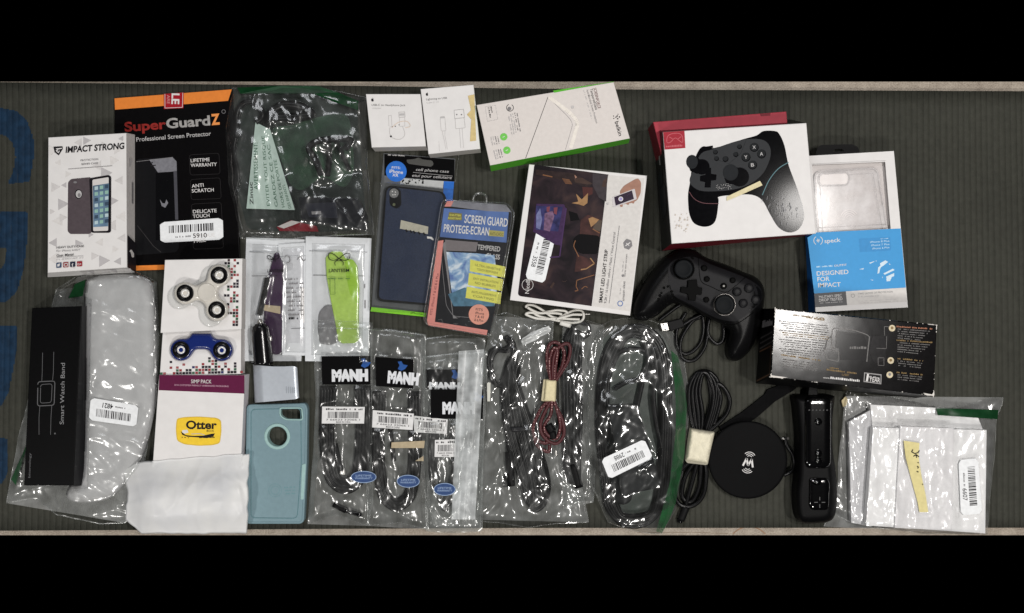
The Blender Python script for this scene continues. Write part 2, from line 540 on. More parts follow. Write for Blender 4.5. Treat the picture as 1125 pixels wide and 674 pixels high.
# ------------------------------------------------------------------ camera, lamps, world
def setup():
    w = bpy.data.worlds.new('World'); SC.world = w; w.use_nodes = True
    w.node_tree.nodes['Background'].inputs['Color'].default_value = (0, 0, 0, 1)
    w.node_tree.nodes['Background'].inputs['Strength'].default_value = 0
    cam = bpy.data.objects.new('camera', bpy.data.cameras.new('camera')); COL.objects.link(cam)
    cam.location = (0, 0, H * S); cam.rotation_euler = (0, 0, 0)
    cam.data.sensor_fit = 'HORIZONTAL'; cam.data.sensor_width = 36
    cam.data.lens = 36 * H / 1125.0
    cam.data.clip_start = .02; cam.data.clip_end = 50
    SC.camera = cam
    def lamp(name, loc, size, power, col, sy=None):
        d = bpy.data.lights.new(name, 'AREA'); d.shape = 'RECTANGLE' if sy else 'DISK'; d.size = size
        if sy: d.size_y = sy
        d.energy = power; d.color = col
        o = bpy.data.objects.new(name, d); COL.objects.link(o); o.location = loc
        v = Vector(loc); o.rotation_euler = (-v).to_track_quat('-Z', 'Y').to_euler() if False else (Vector((loc[0]*.25, loc[1]*.25, 0)) - v).to_track_quat('-Z', 'Y').to_euler()
        return o
    lamp('ceiling_lamp', (.86, .295, 1.9), .13, 12.2, (1, .965, .93))
    lamp('ceiling_lamp', (.83, -.037, 1.9), .13, 12.2, (1, .965, .93))
    lamp('soft_fill_light', (-.35, 1.15, 1.5), .7, 6.5, (.95, .97, 1), .6)  # broad fill light added to soften the shade; no known window
    lamp('glint_fill_light', (.30, -1.30, 1.7), .26, 15, (1, .97, .93))  # unseen source added so that the bag wrinkles catch glints
    lamp('left_fill_light', (-.95, -.75, 1.3), .12, 6.5, (1, .97, .93))  # small lamp added for bag glints and to brighten the left side
    SC.view_settings.view_transform = 'Standard'; SC.view_settings.look = 'None'
    SC.view_settings.exposure = 0; SC.view_settings.gamma = 1
    SC.render.engine = 'CYCLES'
    c = SC.cycles
    c.max_bounces = 10; c.transparent_max_bounces = 24; c.diffuse_bounces = 3; c.glossy_bounces = 3
    c.use_denoising = True; c.sample_clamp_indirect = 4; c.caustics_reflective = False; c.caustics_refractive = False
    SC.render.film_transparent = False
setup()

# shared materials
WHITE = M('white_carton', (213, 211, 210), .55, spec=.15, var=.03, vscale=90)
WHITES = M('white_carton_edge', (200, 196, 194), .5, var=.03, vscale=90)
BLK = M('black_print', (14, 14, 15), .5, var=.1)
INK = M('black_ink', (34, 32, 35), .5)
GREY = M('grey_ink', (120, 118, 120), .55)
LGREY = M('light_grey_ink', (176, 174, 174), .55)
WINK = M('white_ink', (205, 203, 202), .5)
RUB = M('black_rubber', (14, 14, 15), .5, spec=.35, var=.12, bump=.06, bscale=1500)
RUBG = M('black_gloss_plastic', (10, 10, 11), .12, spec=.6, var=.1)
CABLE = M('black_cable', (13, 13, 14), .3, spec=.2, var=.1)
METAL = M('plug_metal', (190, 188, 184), .3, metal=.9)
CREAM = M('masking_tape', (206, 196, 160), .6, var=.08, vscale=300, bump=.15)
CARD = M('bare_card', (150, 138, 122), .7)
FILM = film_mat('clear_film', .075)
BACK = film_mat('film_back', .115, gloss=.2, rough=.3, bump=.3, raw=True, hcol=(.78, .80, .80))
FILMH = film_mat('milky_film', .16, gloss=.3, rough=.2)
CLEAR = film_mat('clear_plastic', .05, gloss=.45, rough=.06, bump=.05)

# ------------------------------------------------------------------ setting: tiled floor, ribbed mat
def floor():
    mb = MB(); m = bpy.data.materials.new('floor_tile'); m.use_nodes = True
    nt = m.node_tree; N = nt.nodes; L = nt.links; b = N['Principled BSDF']
    tc = N.new('ShaderNodeTexCoord')
    n1 = N.new('ShaderNodeTexNoise'); n1.inputs['Scale'].default_value = 70; n1.inputs['Detail'].default_value = 8; n1.inputs['Roughness'].default_value = .7
    n2 = N.new('ShaderNodeTexNoise'); n2.inputs['Scale'].default_value = 700; n2.inputs['Detail'].default_value = 4
    cr = N.new('ShaderNodeValToRGB')
    e = cr.color_ramp.elements
    e[0].position = .34; e[0].color = (.15, .115, .085, 1); e[1].position = .66; e[1].color = (.46, .40, .325, 1)
    mx = N.new('ShaderNodeMix'); mx.data_type = 'FLOAT'; mx.inputs[0].default_value = .55
    for n in (n1, n2): L.new(tc.outputs['Object'], n.inputs['Vector'])
    L.new(n1.outputs['Fac'], mx.inputs[2]); L.new(n2.outputs['Fac'], mx.inputs[3])
    L.new(mx.outputs[0], cr.inputs['Fac']); L.new(cr.outputs['Color'], b.inputs['Base Color'])
    b.inputs['Roughness'].default_value = .55
    bp = N.new('ShaderNodeBump'); bp.inputs['Strength'].default_value = .25; bp.inputs['Distance'].default_value = .001
    L.new(n2.outputs['Fac'], bp.inputs['Height']); L.new(bp.outputs['Normal'], b.inputs['Normal'])
    prism(mb, [(-40, 90), (1165, 90), (1165, 588.2), (-40, 588.2)], -5, -15, m, bev=0)
    st = M('rust_stain', (138, 110, 88), .6, var=.3)
    mm = at(-5)
    ring(mb, (823, 603), 24, 1.3, st, mm, 222, 318)
    line(mb, [(700, 585.5), (760, 585), (800, 586.5)], .5, M('hairline', (112, 96, 80), .6), mm)
    o = mb.build('floor', org=W(0, 674, -5)); o['kind'] = 'structure'
floor()

def mat_things():
    t = thing('floor_mat', 'grey green ribbed rubber mat with dark blue letters lying over the whole tiled floor', 'mat', 562, 583, -5)
    topf = lambda x: np.interp(x, [-60, 0, 400, 540, 700, 1125, 1200], [89.8, 90.6, 94.6, 97, 98.6, 100.4, 101])
    botf = lambda x: np.interp(x, [-60, 0, 335, 560, 1200], [584, 583.4, 581.5, 580.3, 580])
    m = bpy.data.materials.new('mat_rubber'); m.use_nodes = True
    nt = m.node_tree; N = nt.nodes; L = nt.links; b = N['Principled BSDF']
    tc = N.new('ShaderNodeTexCoord')
    def nz(sc, det=5):
        n = N.new('ShaderNodeTexNoise'); n.inputs['Scale'].default_value = sc; n.inputs['Detail'].default_value = det
        L.new(tc.outputs['Object'], n.inputs['Vector']); return n
    a, c, d = nz(7), nz(150, 6), nz(1500, 2)
    cr = N.new('ShaderNodeValToRGB'); e = cr.color_ramp.elements
    e[0].position = .25; e[0].color = (.0175, .0182, .0142, 1); e[1].position = .78; e[1].color = (.062, .0625, .050, 1)
    mx = N.new('ShaderNodeMix'); mx.data_type = 'FLOAT'; mx.inputs[0].default_value = .5
    mx2 = N.new('ShaderNodeMix'); mx2.data_type = 'FLOAT'; mx2.inputs[0].default_value = .45
    L.new(a.outputs['Fac'], mx.inputs[2]); L.new(c.outputs['Fac'], mx.inputs[3])
    L.new(mx.outputs[0], mx2.inputs[2]); L.new(d.outputs['Fac'], mx2.inputs[3])
    L.new(mx2.outputs[0], cr.inputs['Fac']); L.new(cr.outputs['Color'], b.inputs['Base Color'])
    b.inputs['Roughness'].default_value = .7; b.inputs['Specular IOR Level'].default_value = .2
    bp = N.new('ShaderNodeBump'); bp.inputs['Strength'].default_value = .35; bp.inputs['Distance'].default_value = .0006
    L.new(d.outputs['Fac'], bp.inputs['Height']); L.new(bp.outputs['Normal'], b.inputs['Normal'])
    mb = MB(); rnd = random.Random(4)
    prof = [(0, -1.0), (.06, -.55), (.16, -.14), (.42, 0.), (.68, -.03), (.88, -.13), (.95, -.5)]
    xs = []; x = -40.; 
    while x < 1166:
        w = 6.45*rnd.uniform(.93, 1.07); dz = rnd.uniform(-.12, .0)
        for f, z in prof: xs.append((x+f*w, z+(dz if z > -.5 else 0)))
        x += w
    rows = 26; vs = []
    for j in range(rows+1):
        v = j/rows
        for i, (px, z) in enumerate(xs):
            y = topf(px)*(1-v)+botf(px)*v
            q = px + (px-562)*.004*(v-.5)*2 + .9*math.sin(v*5+px*.01)+.25*noise.noise((px*.3, v*14, 0))
            vs.append(W(q, y, z+.06*noise.noise((px*.15, v*9, 4))))
    n = len(xs)
    fs = [(j*n+i, (j+1)*n+i, (j+1)*n+i+1, j*n+i+1) for j in range(rows) for i in range(n-1)]
    for j in (0, rows):                       # the cut ends of the sheet
        b0 = len(vs)
        for i in range(n):
            p = vs[j*n+i]; vs.append(Vector((p.x, p.y, -4.95*S)))
        for i in range(n-1): fs.append((j*n+i, j*n+i+1, b0+i+1, b0+i))
    mb.raw(vs, fs, m, True)
    mb.build('mat_sheet', t)
    blue = M('faded_blue_print', (19, 42, 64), .75, spec=.2, var=.3, vscale=120, bump=.3)
    def surf(px, z, v):
        y = topf(px)*(1-v)+botf(px)*v
        q = px + (px-562)*.004*(v-.5)*2 + .9*math.sin(v*5+px*.01)+.25*noise.noise((px*.3, v*14, 0))
        return W(q, y, z+.06*noise.noise((px*.15, v*9, 4))+.05)
    cols = [c_ for c_ in xs if c_[0] < 48]; vv = [k/420 for k in range(421)]
    gx = np.array([c_[0] for c_ in cols]); gy = np.array([90.6+v*493 for v in vv])
    CXm = (gx[1:]+gx[:-1])/2; CYm = (gy[1:]+gy[:-1])/2; GX, GY = np.meshgrid(CXm, CYm)
    for pts in (
        [(-45, 116), (0, 119), (16, 122), (27, 132), (34.5, 152), (35, 171), (30.6, 199.5), (6, 202.5), (12, 190), (15, 173), (12, 157.5), (4, 149), (-12, 146), (-45, 148)],
        [(-45, 231), (29, 233), (29, 258), (25, 296), (18, 320), (7, 332), (-45, 336), (-45, 300), (-4, 300), (4, 290), (6, 272), (-45, 272)],
        [(-45, 358), (19, 358), (18.5, 387), (11, 431), (3, 446), (-45, 450)],
        [(-45, 480), (10, 482), (11, 520), (5, 532), (-45, 534)]):
        ins = sd_poly(rounded(pts, 3, 3))(GX, GY) > 0
        ids = {}; vs2 = []; fs2 = []
        def vid(i, j):
            if (i, j) not in ids: ids[(i, j)] = len(vs2); vs2.append(surf(cols[j][0], cols[j][1], vv[i]))
            return ids[(i, j)]
        for i_, j_ in zip(*np.nonzero(ins)):
            i_, j_ = int(i_), int(j_); fs2.append((vid(i_, j_), vid(i_+1, j_), vid(i_+1, j_+1), vid(i_, j_+1)))
        L_ = MB(); L_.raw(vs2, fs2, blue, True); L_.build('printed_letter', t)
mat_things()

def quadbase(q, d):   # convenience: same outline
    return q

# ------------------------------------------------------------------ left column
def impact_box():
    t = thing('phone_case_box', 'white phone case box with grey triangles, bold black lettering and a picture of two phones', 'box', 96, 228, 0)
    A = Z(45, 145, 7.927); B = Z(45, 225, 7.927)
    top = [(53, 151.2), (138.6, 146.3), (139.3, 294), (52.3, 300)]
    base = [(53, 152), (148.2, 148.2), (148.2, 299.5), (52.3, 304.8)]
    mb = MB(); h = 25; m = at(h)
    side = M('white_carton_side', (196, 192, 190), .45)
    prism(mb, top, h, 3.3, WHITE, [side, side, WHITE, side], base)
    tri = [M('pale_triangle', (196, 193, 192), .45), M('mid_triangle', (176, 173, 174), .45), M('dim_triangle', (206, 203, 201), .45)]
    rnd = random.Random(11)
    F = lambda u, v: bil(top, u, v)
    spots = [(.38, .05), (.5, .04), (.12, .19), (.1, .37), (.2, .36), (.26, .28), (.62, .23), (.75, .29), (.85, .2), (.06, .55), (.2, .5), (.12, .62), (.2, .6), (.06, .78), (.9, .12),
             (.9, .35), (.85, .5), (.92, .62), (.8, .68), (.55, .74), (.65, .8), (.6, .9), (.72, .94), (.86, .86), (.93, .78), (.4, .8), (.05, .9), (.3, .96), (.88, .95), (.05, .1), (.72, .08), (.93, .04), (.33, .45)]
    for i, (u, v) in enumerate(spots):
        s = rnd.uniform(.03, .075); a = rnd.choice((0, 1))
        w = s*1.0*(-1 if a else 1)
        poly(mb, [F(min(max(u+w, .01), .99), v), F(min(max(u-w, .01), .99), max(.01, v-s*.62)), F(min(max(u-w, .01), .99), min(v+s*.62, .985))], tri[i % 3], m)
    # shield
    poly(mb, A((108, 130), (188, 126), (190, 150), (155, 206), (118, 178)), INK, m)
    poly(mb, A((128, 146), (184, 140), (182, 148), (140, 156)), WHITE, m)
    poly(mb, A((128, 162), (150, 156), (148, 164), (164, 166), (154, 186), (140, 178)), WHITE, m)
    poly(mb, A((140, 166), (158, 162), (150, 178)), INK, m)
    text(mb, 'IMPACT STRONG', A((214, 183)), A((730, 147)), 6.4, INK, m, .03, .16)
    text(mb, 'PROTECTION', A((345, 258)), A((498, 246)), 1.9, GREY, m, .02)
    text(mb, 'SERIES CASE', A((352, 290)), A((497, 280)), 1.9, GREY, m, .02)
    line(mb, A((235, 325), (620, 296)), .5, GREY, m)
    # picture of the case and the phone
    PH = M('picture_case', (78, 70, 74), .4, var=.1); DK = M('picture_dark', (28, 26, 30), .4)
    cs = A((236, 440), (262, 412), (430, 396), (436, 420)) + B((440, 245), (420, 256), (255, 256), (232, 232))
    poly(mb, rounded(cs, 1.6), PH, m)
    ph = A((420, 405), (590, 376), (612, 392)) + B((610, 235), (595, 246), (440, 246))
    poly(mb, rounded(ph, 2), DK, m)
    poly(mb, rounded(A((448, 418), (590, 395)) + B((585, 228), (455, 232)), 1.6), WHITES, m)
    poly(mb, A((452, 470), (592, 448)) + B((584, 190), (456, 196)), M('picture_screen', (92, 116, 138), .3, var=.35, vscale=80), m)
    ic = [M('icon_tone', (170, 190, 196), .4), M('icon_dark', (58, 74, 92), .4), M('icon_green', (136, 172, 160), .4)]
    for r in range(7):
        for c in range(3):
            x, y = 467+c*45 + (3-r)*0, 478+r*50-c*7
            q = [(x, y), (x+30, y-4), (x+30, y+26), (x, y+30)]
            poly(mb, A(*q), ic[(r*2+c*5+r*c) % 3], m)
    disc(mb, A((327, 543)), 4.1, DK, m, 5.2); disc(mb, A((329, 543)), 3.3, LGREY, m, 4.2); disc(mb, A((333, 552)), 1.7, GREY, m, 2.2)
    disc(mb, A((298, 440)), 2., GREY, m, 1.2)
    line(mb, A((440, 470)) and [A((440, 470)), B((440, 240))], .8, DK, m)
    text(mb, 'HEAVY DUTY CASE', B((135, 384)), B((375, 370)), 2.2, INK, m, .02)
    text(mb, 'For iPhone 6/6S/7', B((135, 412)), B((342, 400)), 1.8, GREY, m)
    text(mb, 'Gun Metal', B((136, 455)), B((285, 443)), 2.4, INK, m, .04, .1)
    line(mb, B((135, 462), (368, 447)), .35, GREY, m)
    dashes(mb, B((135, 484)), B((368, 466)), 1., LGREY, m, 4)
    for i, c in enumerate(((60, 78, 104), (132, 52, 54), (34, 40, 58), (140, 38, 48))):
        x = 133+i*60; y = 507-i*4
        poly(mb, rounded(B((x, y), (x+46, y-3), (x+46, y+42), (x, y+45)), .8, 3), M('icon_%d' % i, c, .45), m)
    poly(mb, B((143, 520), (168, 512), (160, 538), (142, 540)), WINK, m)
    line(mb, B((203, 515), (232, 512), (232, 535), (203, 537), (203, 515)), .7, WINK, m)
    text(mb, 'f', B((268, 542)), B((284, 541)), 3.6, WINK, m, .04)
    text(mb, 'G+', B((318, 530)), B((352, 527)), 2.4, WINK, m, .03)
    # right side panel
    sm = lambda u, v, dz=0: W(*bil([top[1], base[1], base[2], top[2]], u, v), 25-21.7*u) + Vector((.00016+dz*S, 0, 0))
    poly(mb, [(.0, .76), (1, .79), (1, 1), (0, 1)], M('side_dark_panel', (30, 28, 32), .45), sm)
    disc(mb, (.5, .88), .3, WINK, sm, .027)
    poly(mb, [(.25, .18), (.6, .2), (.3, .25)], tri[1], sm)
    dashes(mb, (.7, .76), (.7, .3), .25, GREY, sm, 6)
    # open flap along the bottom edge
    for i in range(7):
        u0 = .4+i*.09
        q = [bil([top[3], top[2], base[2], base[3]], u, v) for u, v in ((u0, .15), (u0+.09, .15), (u0+.05, .85))]
        fm = lambda x, y, dz=0: W(x, y, 20.) 
        mb.face([W(x, y, 25-21.7*((k == 2)*.7+.15))+Vector((0, -.0004, .0002)) for k, (x, y) in enumerate(q)], tri[i % 3])
    mb.build('carton', t)
impact_box()

def guard_pack():
    t = thing('screen_protector_pack', 'black and orange screen protector pack with red and silver lettering and sticker 5910', 'package', 195, 200, 0)
    P = Z(115, 85, 3.067); A = Z(120, 95, 7.76)
    q = [(125.4, 108), (255, 98.2), (264, 294), (128.5, 298.6)]
    mb = MB(); m = at(3)
    K = M('black_pack_print', (7, 6, 7), .42, spec=.25, var=.15); ORG = M('orange_print', (214, 124, 52), .5, var=.05)
    prism(mb, q, 3, 0, K)
    poly(mb, [(125.8, 108.3), (254.6, 98.5), (250.6, 111), (126.3, 120.8)], ORG, m)
    poly(mb, [(148, 292.2), (263.5, 288.5), (263.6, 293.7), (129, 298.2), (128.5, 293)], ORG, m)
    RED = M('red_tag', (150, 20, 34), .5)
    poly(mb, A((463, 66), (636, 53), (633, 186), (466, 194)), RED, m)
    line(mb, A((475, 66), (475, 186), (624, 180), (627, 56)), .5, WINK, m)
    text(mb, 'LE', A((535, 60)), A((532, 152)), 8., WINK, m, .03)
    text(mb, 'ARE', A((492, 74)), A((492, 150)), 3.2, M('pink_ink', (190, 130, 130), .5), m, .02)
    text(mb, 'Super', A((133, 386)), A((487, 360)), 9.8, M('red_foil', (132, 40, 36), .4, var=.2), m, .03)
    text(mb, 'Guard', A((488, 358)), A((862, 330)), 10.2, M('silver_foil', (150, 148, 146), .35, var=.2), m, .03)
    text(mb, 'Z', A((872, 328)), A((946, 322)), 11, M('orange_ink', (220, 140, 76), .45), m, .04)
    ring(mb, A((975, 216)), 2, .5, GREY, m)
    text(mb, 'Professional Screen Protector', A((232, 472)), A((868, 420)), 4.6, LGREY, m, .015)
    DG = M('dark_glass_print', (20, 20, 22), .3); SV = M('silver_print', (116, 116, 122), .35, var=.15)
    poly(mb, rounded(P((104, 290), (112, 276), (228, 268), (244, 282), (250, 575), (240, 590), (104, 600)), 2), DG, m)
    poly(mb, P((150, 278), (228, 270), (242, 284), (243, 318), (180, 322)), SV, m)
    poly(mb, P((226, 318), (243, 316), (248, 480), (236, 480)), M('bezel_print', (70, 70, 76), .35), m)
    poly(mb, P((172, 322), (232, 318), (240, 545), (172, 550)), M('glass_black', (12, 12, 14), .25), m)
    line(mb, P((155, 298), (172, 297)), 1.2, INK, m); disc(mb, P((160, 288)), .8, INK, m)
    line(mb, P((106, 285), (230, 270)), .5, GREY, m)
    line(mb, P((110, 500), (165, 570), (190, 590)), .5, M('dark_line', (60, 58, 58), .4), m)
    poly(mb, P((186, 412), (194, 424), (203, 426), (208, 412), (214, 424), (204, 440), (192, 434)), SV, m)
    for y0, wds in ((262, (('LIFETIME', 287, 64), ('WARRANTY', 303, 88))), (345, (('ANTI', 373, 40), ('SCRATCH', 389, 74))), (428, (('DELICATE', 459, 80), ('TOUCH', 475, 56))), (512, (('RESIDUE', 541, 70), ('FREE', 558, 40)))):
        o = (y0-262)*.045
        line(mb, rounded(P((285+o, y0), (385+o, y0-6), (389+o, y0+64), (288+o, y0+68)), 3)+[P((285+o, y0+10))], .35, M('box_outline', (44, 42, 43), .5), m)
        for s, y, w in wds: text(mb, s, P((290+o, y)), P((290+o+w, y-4)), 3.7, WINK, m, .025)
    mb.build('carton', t)
    sticker(t, P((186, 489), (398, 474), (400, 547), (188, 558)), at(3.35), '5910', 3)
guard_pack()

def watch_bag():
    # grey padded pouch inside a clear bag; the black watch band box lies on the bag
    mb = MB(); P = Z(0, 295, 2.286)
    out = smooth_line(P((212, 60), (232, 24), (300, 15), (366, 24), (386, 60), (392, 190), (390, 330), (374, 420), (342, 500), (300, 556), (258, 584), (190, 588), (166, 572), (176, 545), (205, 520), (214, 300)), 4, True)
    f = sd_poly(out)
    def ex(X, Y, D):
        r = np.zeros(X.shape)
        for i in range(X.shape[0]):
            for j in range(X.shape[1]):
                r[i, j] = 1.2*noise.noise((X[i, j]*.035, Y[i, j]*.022, 3))+.35*noise.noise((X[i, j]*.12, Y[i, j]*.1, 8))
        return r*np.clip(D/8, 0, 1)
    puff(mb, f, (75, 298, 175, 556), dome(2, 15, 16), .8, M('grey_foam_pouch', (178, 178, 179), .62, var=.05, vscale=60, bump=.25, bscale=500), 1.6, ex)
    o = mb.build('padded_pouch', org=W(130, 430, .8))
    tag(o, 'pale grey padded pouch inside the clear bag under the black watch band box', 'pouch')
    box = [(35, 338.7), (97, 336.5), (93, 534), (26.2, 534)]
    t = thing('zip_bag', 'clear plastic bag around the pale grey padded pouch, with sticker number 4821', 'bag', 100, 440, 0, 'clear zip bags')
    F = Film([(62, 318), (84, 304), (120, 298), (150, 299), (172, 310)], [(172, 310), (175, 380), (172, 440), (160, 500), (150, 560), (138, 575)],
             [(7, 553), (40, 548), (62, 566), (110, 576), (138, 575)], [(62, 318), (46, 380), (20, 480), (7, 553)],
             [(f, 15.5)], .35, 1.0, 21, [P((228, 325), (348, 345), (342, 398), (223, 380))], caps=[(sd_poly(box), 3.)], thick=2.2, slope=1.1)
    F.build('bag_film', t, FILM, back=BACK)
    mb = MB(); F.edge(mb, .35, FILMH)
    mb.build('bag_seam', t)
    sq = P((342, 398), (223, 381), (228, 325), (348, 345)); sticker(t, sq, F.flat(sq), '4821', 8)
    GR = M('green_bag_print', (20, 58, 32), .35, var=.25, vscale=90)
    mb = MB()
    gridq(mb, P((90, 390), (72, 430), (40, 545), (28, 530)), GR, lambda x, y, dz=0: W(x, y, 3.4+dz), 4, 10)
    mb.build('green_print', t); mb = MB()
    gridq(mb, P((172, 75), (188, 40), (215, 28), (208, 70)), GR, F.m, 4, 6)
    mb.build('green_print', t)
    # watch band box
    q = [(35, 338.7), (89.7, 336.5), (80.5, 533.6), (26.2, 533.6)]
    t = thing('watch_band_box', 'long narrow black box with a grey watch outline, beside the pale padded pouch', 'box', 60, 436, 0)
    mb = MB(); K = M('black_box_matte', (7, 7, 8), .45, spec=.25, var=.15)
    ks = M('black_box_side', (22, 22, 24), .3)
    prism(mb, q, 27, 3.6, K, [ks, ks, ks, ks], [(35.6, 339), (97.2, 336.8), (92.8, 534), (27.5, 534)], .7)
    m = at(27); g = M('dim_grey_ink', (92, 92, 94), .4)
    text(mb, 'Smart Watch Band', P((160, 392)), P((163, 238)), 4.4, M('soft_grey_ink', (128, 128, 130), .4), m)
    for a, w in ((0, .9), (7, .6)):
        line(mb, rounded(P((95+a, 285+a), (138-a, 283+a), (136-a, 344-a), (94+a, 346-a)), 3, 4)+[P((95+a, 300))], w, g, m)
    line(mb, P((105, 283), (106, 262), (107, 212)), .5, g, m); line(mb, P((132, 281), (134, 262), (135, 210)), .5, g, m)
    line(mb, P((100, 346), (98, 375), (98, 418)), .5, g, m); line(mb, P((130, 345), (128, 375), (127, 418)), .5, g, m)
    disc(mb, P((138, 415)), .9, g, m)
    text(mb, 'bitenology', P((76, 526)), P((78, 464)), 2.3, g, m)
    mb.build('carton', t)
watch_bag()

def mosaic(mb, cells, m, fq):
    cols = [M('mosaic_%d' % i, c, .5) for i, c in enumerate(((40, 36, 44), (136, 52, 56), (44, 50, 92), (64, 46, 50), (150, 84, 84), (26, 24, 28), (58, 92, 70)))]
    rnd = random.Random(9)
    for u, v, w, h in cells:
        poly(mb, [fq(u, v), fq(u+w, v), fq(u+w, v+h), fq(u, v+h)], cols[rnd.choice((0, 0, 1, 1, 2, 3, 4, 5, 5, 6)) if rnd.random() < .98 else 6], m)

def spinner(name, label, P, ctr, lobes, rgb, h0, key, clip=None, bear_r=9.5):
    t = thing(name, label, 'fidget spinner', *ctr, h0, 'fidget spinners')
    mb = MB(); body = M(key, rgb, .22, spec=.5, var=.03, coat=.4)
    fs = [sd_caps([ctr], 11.5)]
    for l in lobes: fs.append(sd_caps([l], 12.2)); fs.append(sd_caps([ctr, l], 7.2))
    g = sd_union(fs, 5)
    if clip: g0 = g; g = lambda X, Y: np.minimum(g0(X, Y), Y-clip)
    xs = [p[0] for p in lobes+[ctr]]; ys = [p[1] for p in lobes+[ctr]]
    puff(mb, g, (min(xs)-16, min(ys)-16, max(xs)+16, max(ys)+16), dome(h0+3.5, h0+7.2, 3.2), h0, body, .9)
    mb.build('spinner_body', t)
    mc = MB()
    lathe(mc, ctr[0], ctr[1], [(10, h0+6), (10, h0+7.9), (9.2, h0+8.3), (8.6, h0+8.1), (0.1, h0+8.0)], body)
    if not clip: mc.build('centre_cap', t)
    for l in lobes:
        b = MB()
        lathe(b, l[0], l[1], [(bear_r, h0+6.5), (bear_r, h0+8.1), (bear_r-.8, h0+8.6), (5.6, h0+8.4), (4.9, h0+7.2), (4.2, h0+7.0)], M('bearing_black', (14, 14, 15), .25))
        ob = b.build('bearing', t)
        b = MB()
        lathe(b, l[0], l[1], [(4.6, h0+6.8), (4.4, h0+7.6), (2.9, h0+7.9), (2.4, h0+7.1), (.1, h0+7.0)], M('steel_ball', (212, 211, 208), .3, metal=.25, spec=.5), n=20)
        b.build('bearing_core', ob)

def fidgets():
    P = Z(165, 275, 4.65)
    # lower box first: it runs on under the upper one
    t = thing('spinner_box', 'small white box with coloured mosaic squares holding the blue spinner', 'box', 220, 388, 0, 'fidget spinner boxes')
    mb = MB(); q = [(180, 345), (265, 345), (264.6, 411.2), (175.3, 413.8)]
    prism(mb, q, 16, 0, WHITE, WHITES)
    m = at(16); fq = lambda u, v: P((u, v))
    rnd = random.Random(3); cells = []
    for r in range(7):
        for c in range(26):
            u = 50+c*16.4; v = 538+r*14.6 - c*.35
            pr = (.0, .22, .22, .38, .5, .62, .75)[r] if 95 < u < 440 else (.25 if (r >= 5 and u < 120) or u > 380 else 0)
            if v > 545 and rnd.random() < pr: cells.append((u, v, 13.5, 11.5))
    mosaic(mb, cells, m, fq)
    mb.build('carton', t)
    cl = MB(); g = sd_union([sd_caps([P((157, 500)), P((360, 500))], 15)], 3)
    ctr = P((262, 445))
    spinner('fidget_spinner', 'shiny blue fidget spinner with two black bearings in the lower mosaic box', P, P((260, 452)), [P((157, 510)), P((365, 512))], (22, 38, 100), 16.3, 'blue_spinner_plastic', clip=366.5)
    t = thing('spinner_box', 'small white box with mosaic squares down its right edge holding the white spinner', 'box', 222, 325, 17, 'fidget spinner boxes')
    mb = MB(); q = [(181.1, 285.8), (266.2, 284.2), (265.2, 362), (176.2, 366)]
    prism(mb, q, 32, 17, WHITE, WHITES)
    m = at(32); cells = []
    for r in range(24):
        for c in range(5):
            u = 380+c*15.4 - r*.25; v = 46+r*15
            pr = (.2, .42, .5, .6, .62)[c]
            if rnd.random() < pr and not (r > 19 and c < 3): cells.append((u, v, 12.5, 12))
    mosaic(mb, cells, m, fq)
    mb.build('carton', t)
    cl = MB()
    g = sd_union([sd_caps([P((262, 225))], 15), sd_caps([P((150, 240))], 13.5), sd_caps([P((320, 140))], 13.5), sd_caps([P((310, 330))], 13.5)], 8)
    puff(cl, g, (178, 285, 250, 362), dome(33, 34.2, 2), 32.2, film_mat('blister_clear', .05, gloss=.4, rough=.08, bump=.05), 1.2)
    cl.build('blister', t)
    spinner('fidget_spinner', 'white three-armed fidget spinner with black bearings in the upper mosaic box', P, P((288, 216)), [P((178, 220)), P((352, 128)), P((340, 306))], (196, 192, 184), 34.4, 'white_spinner_plastic')
fidgets()

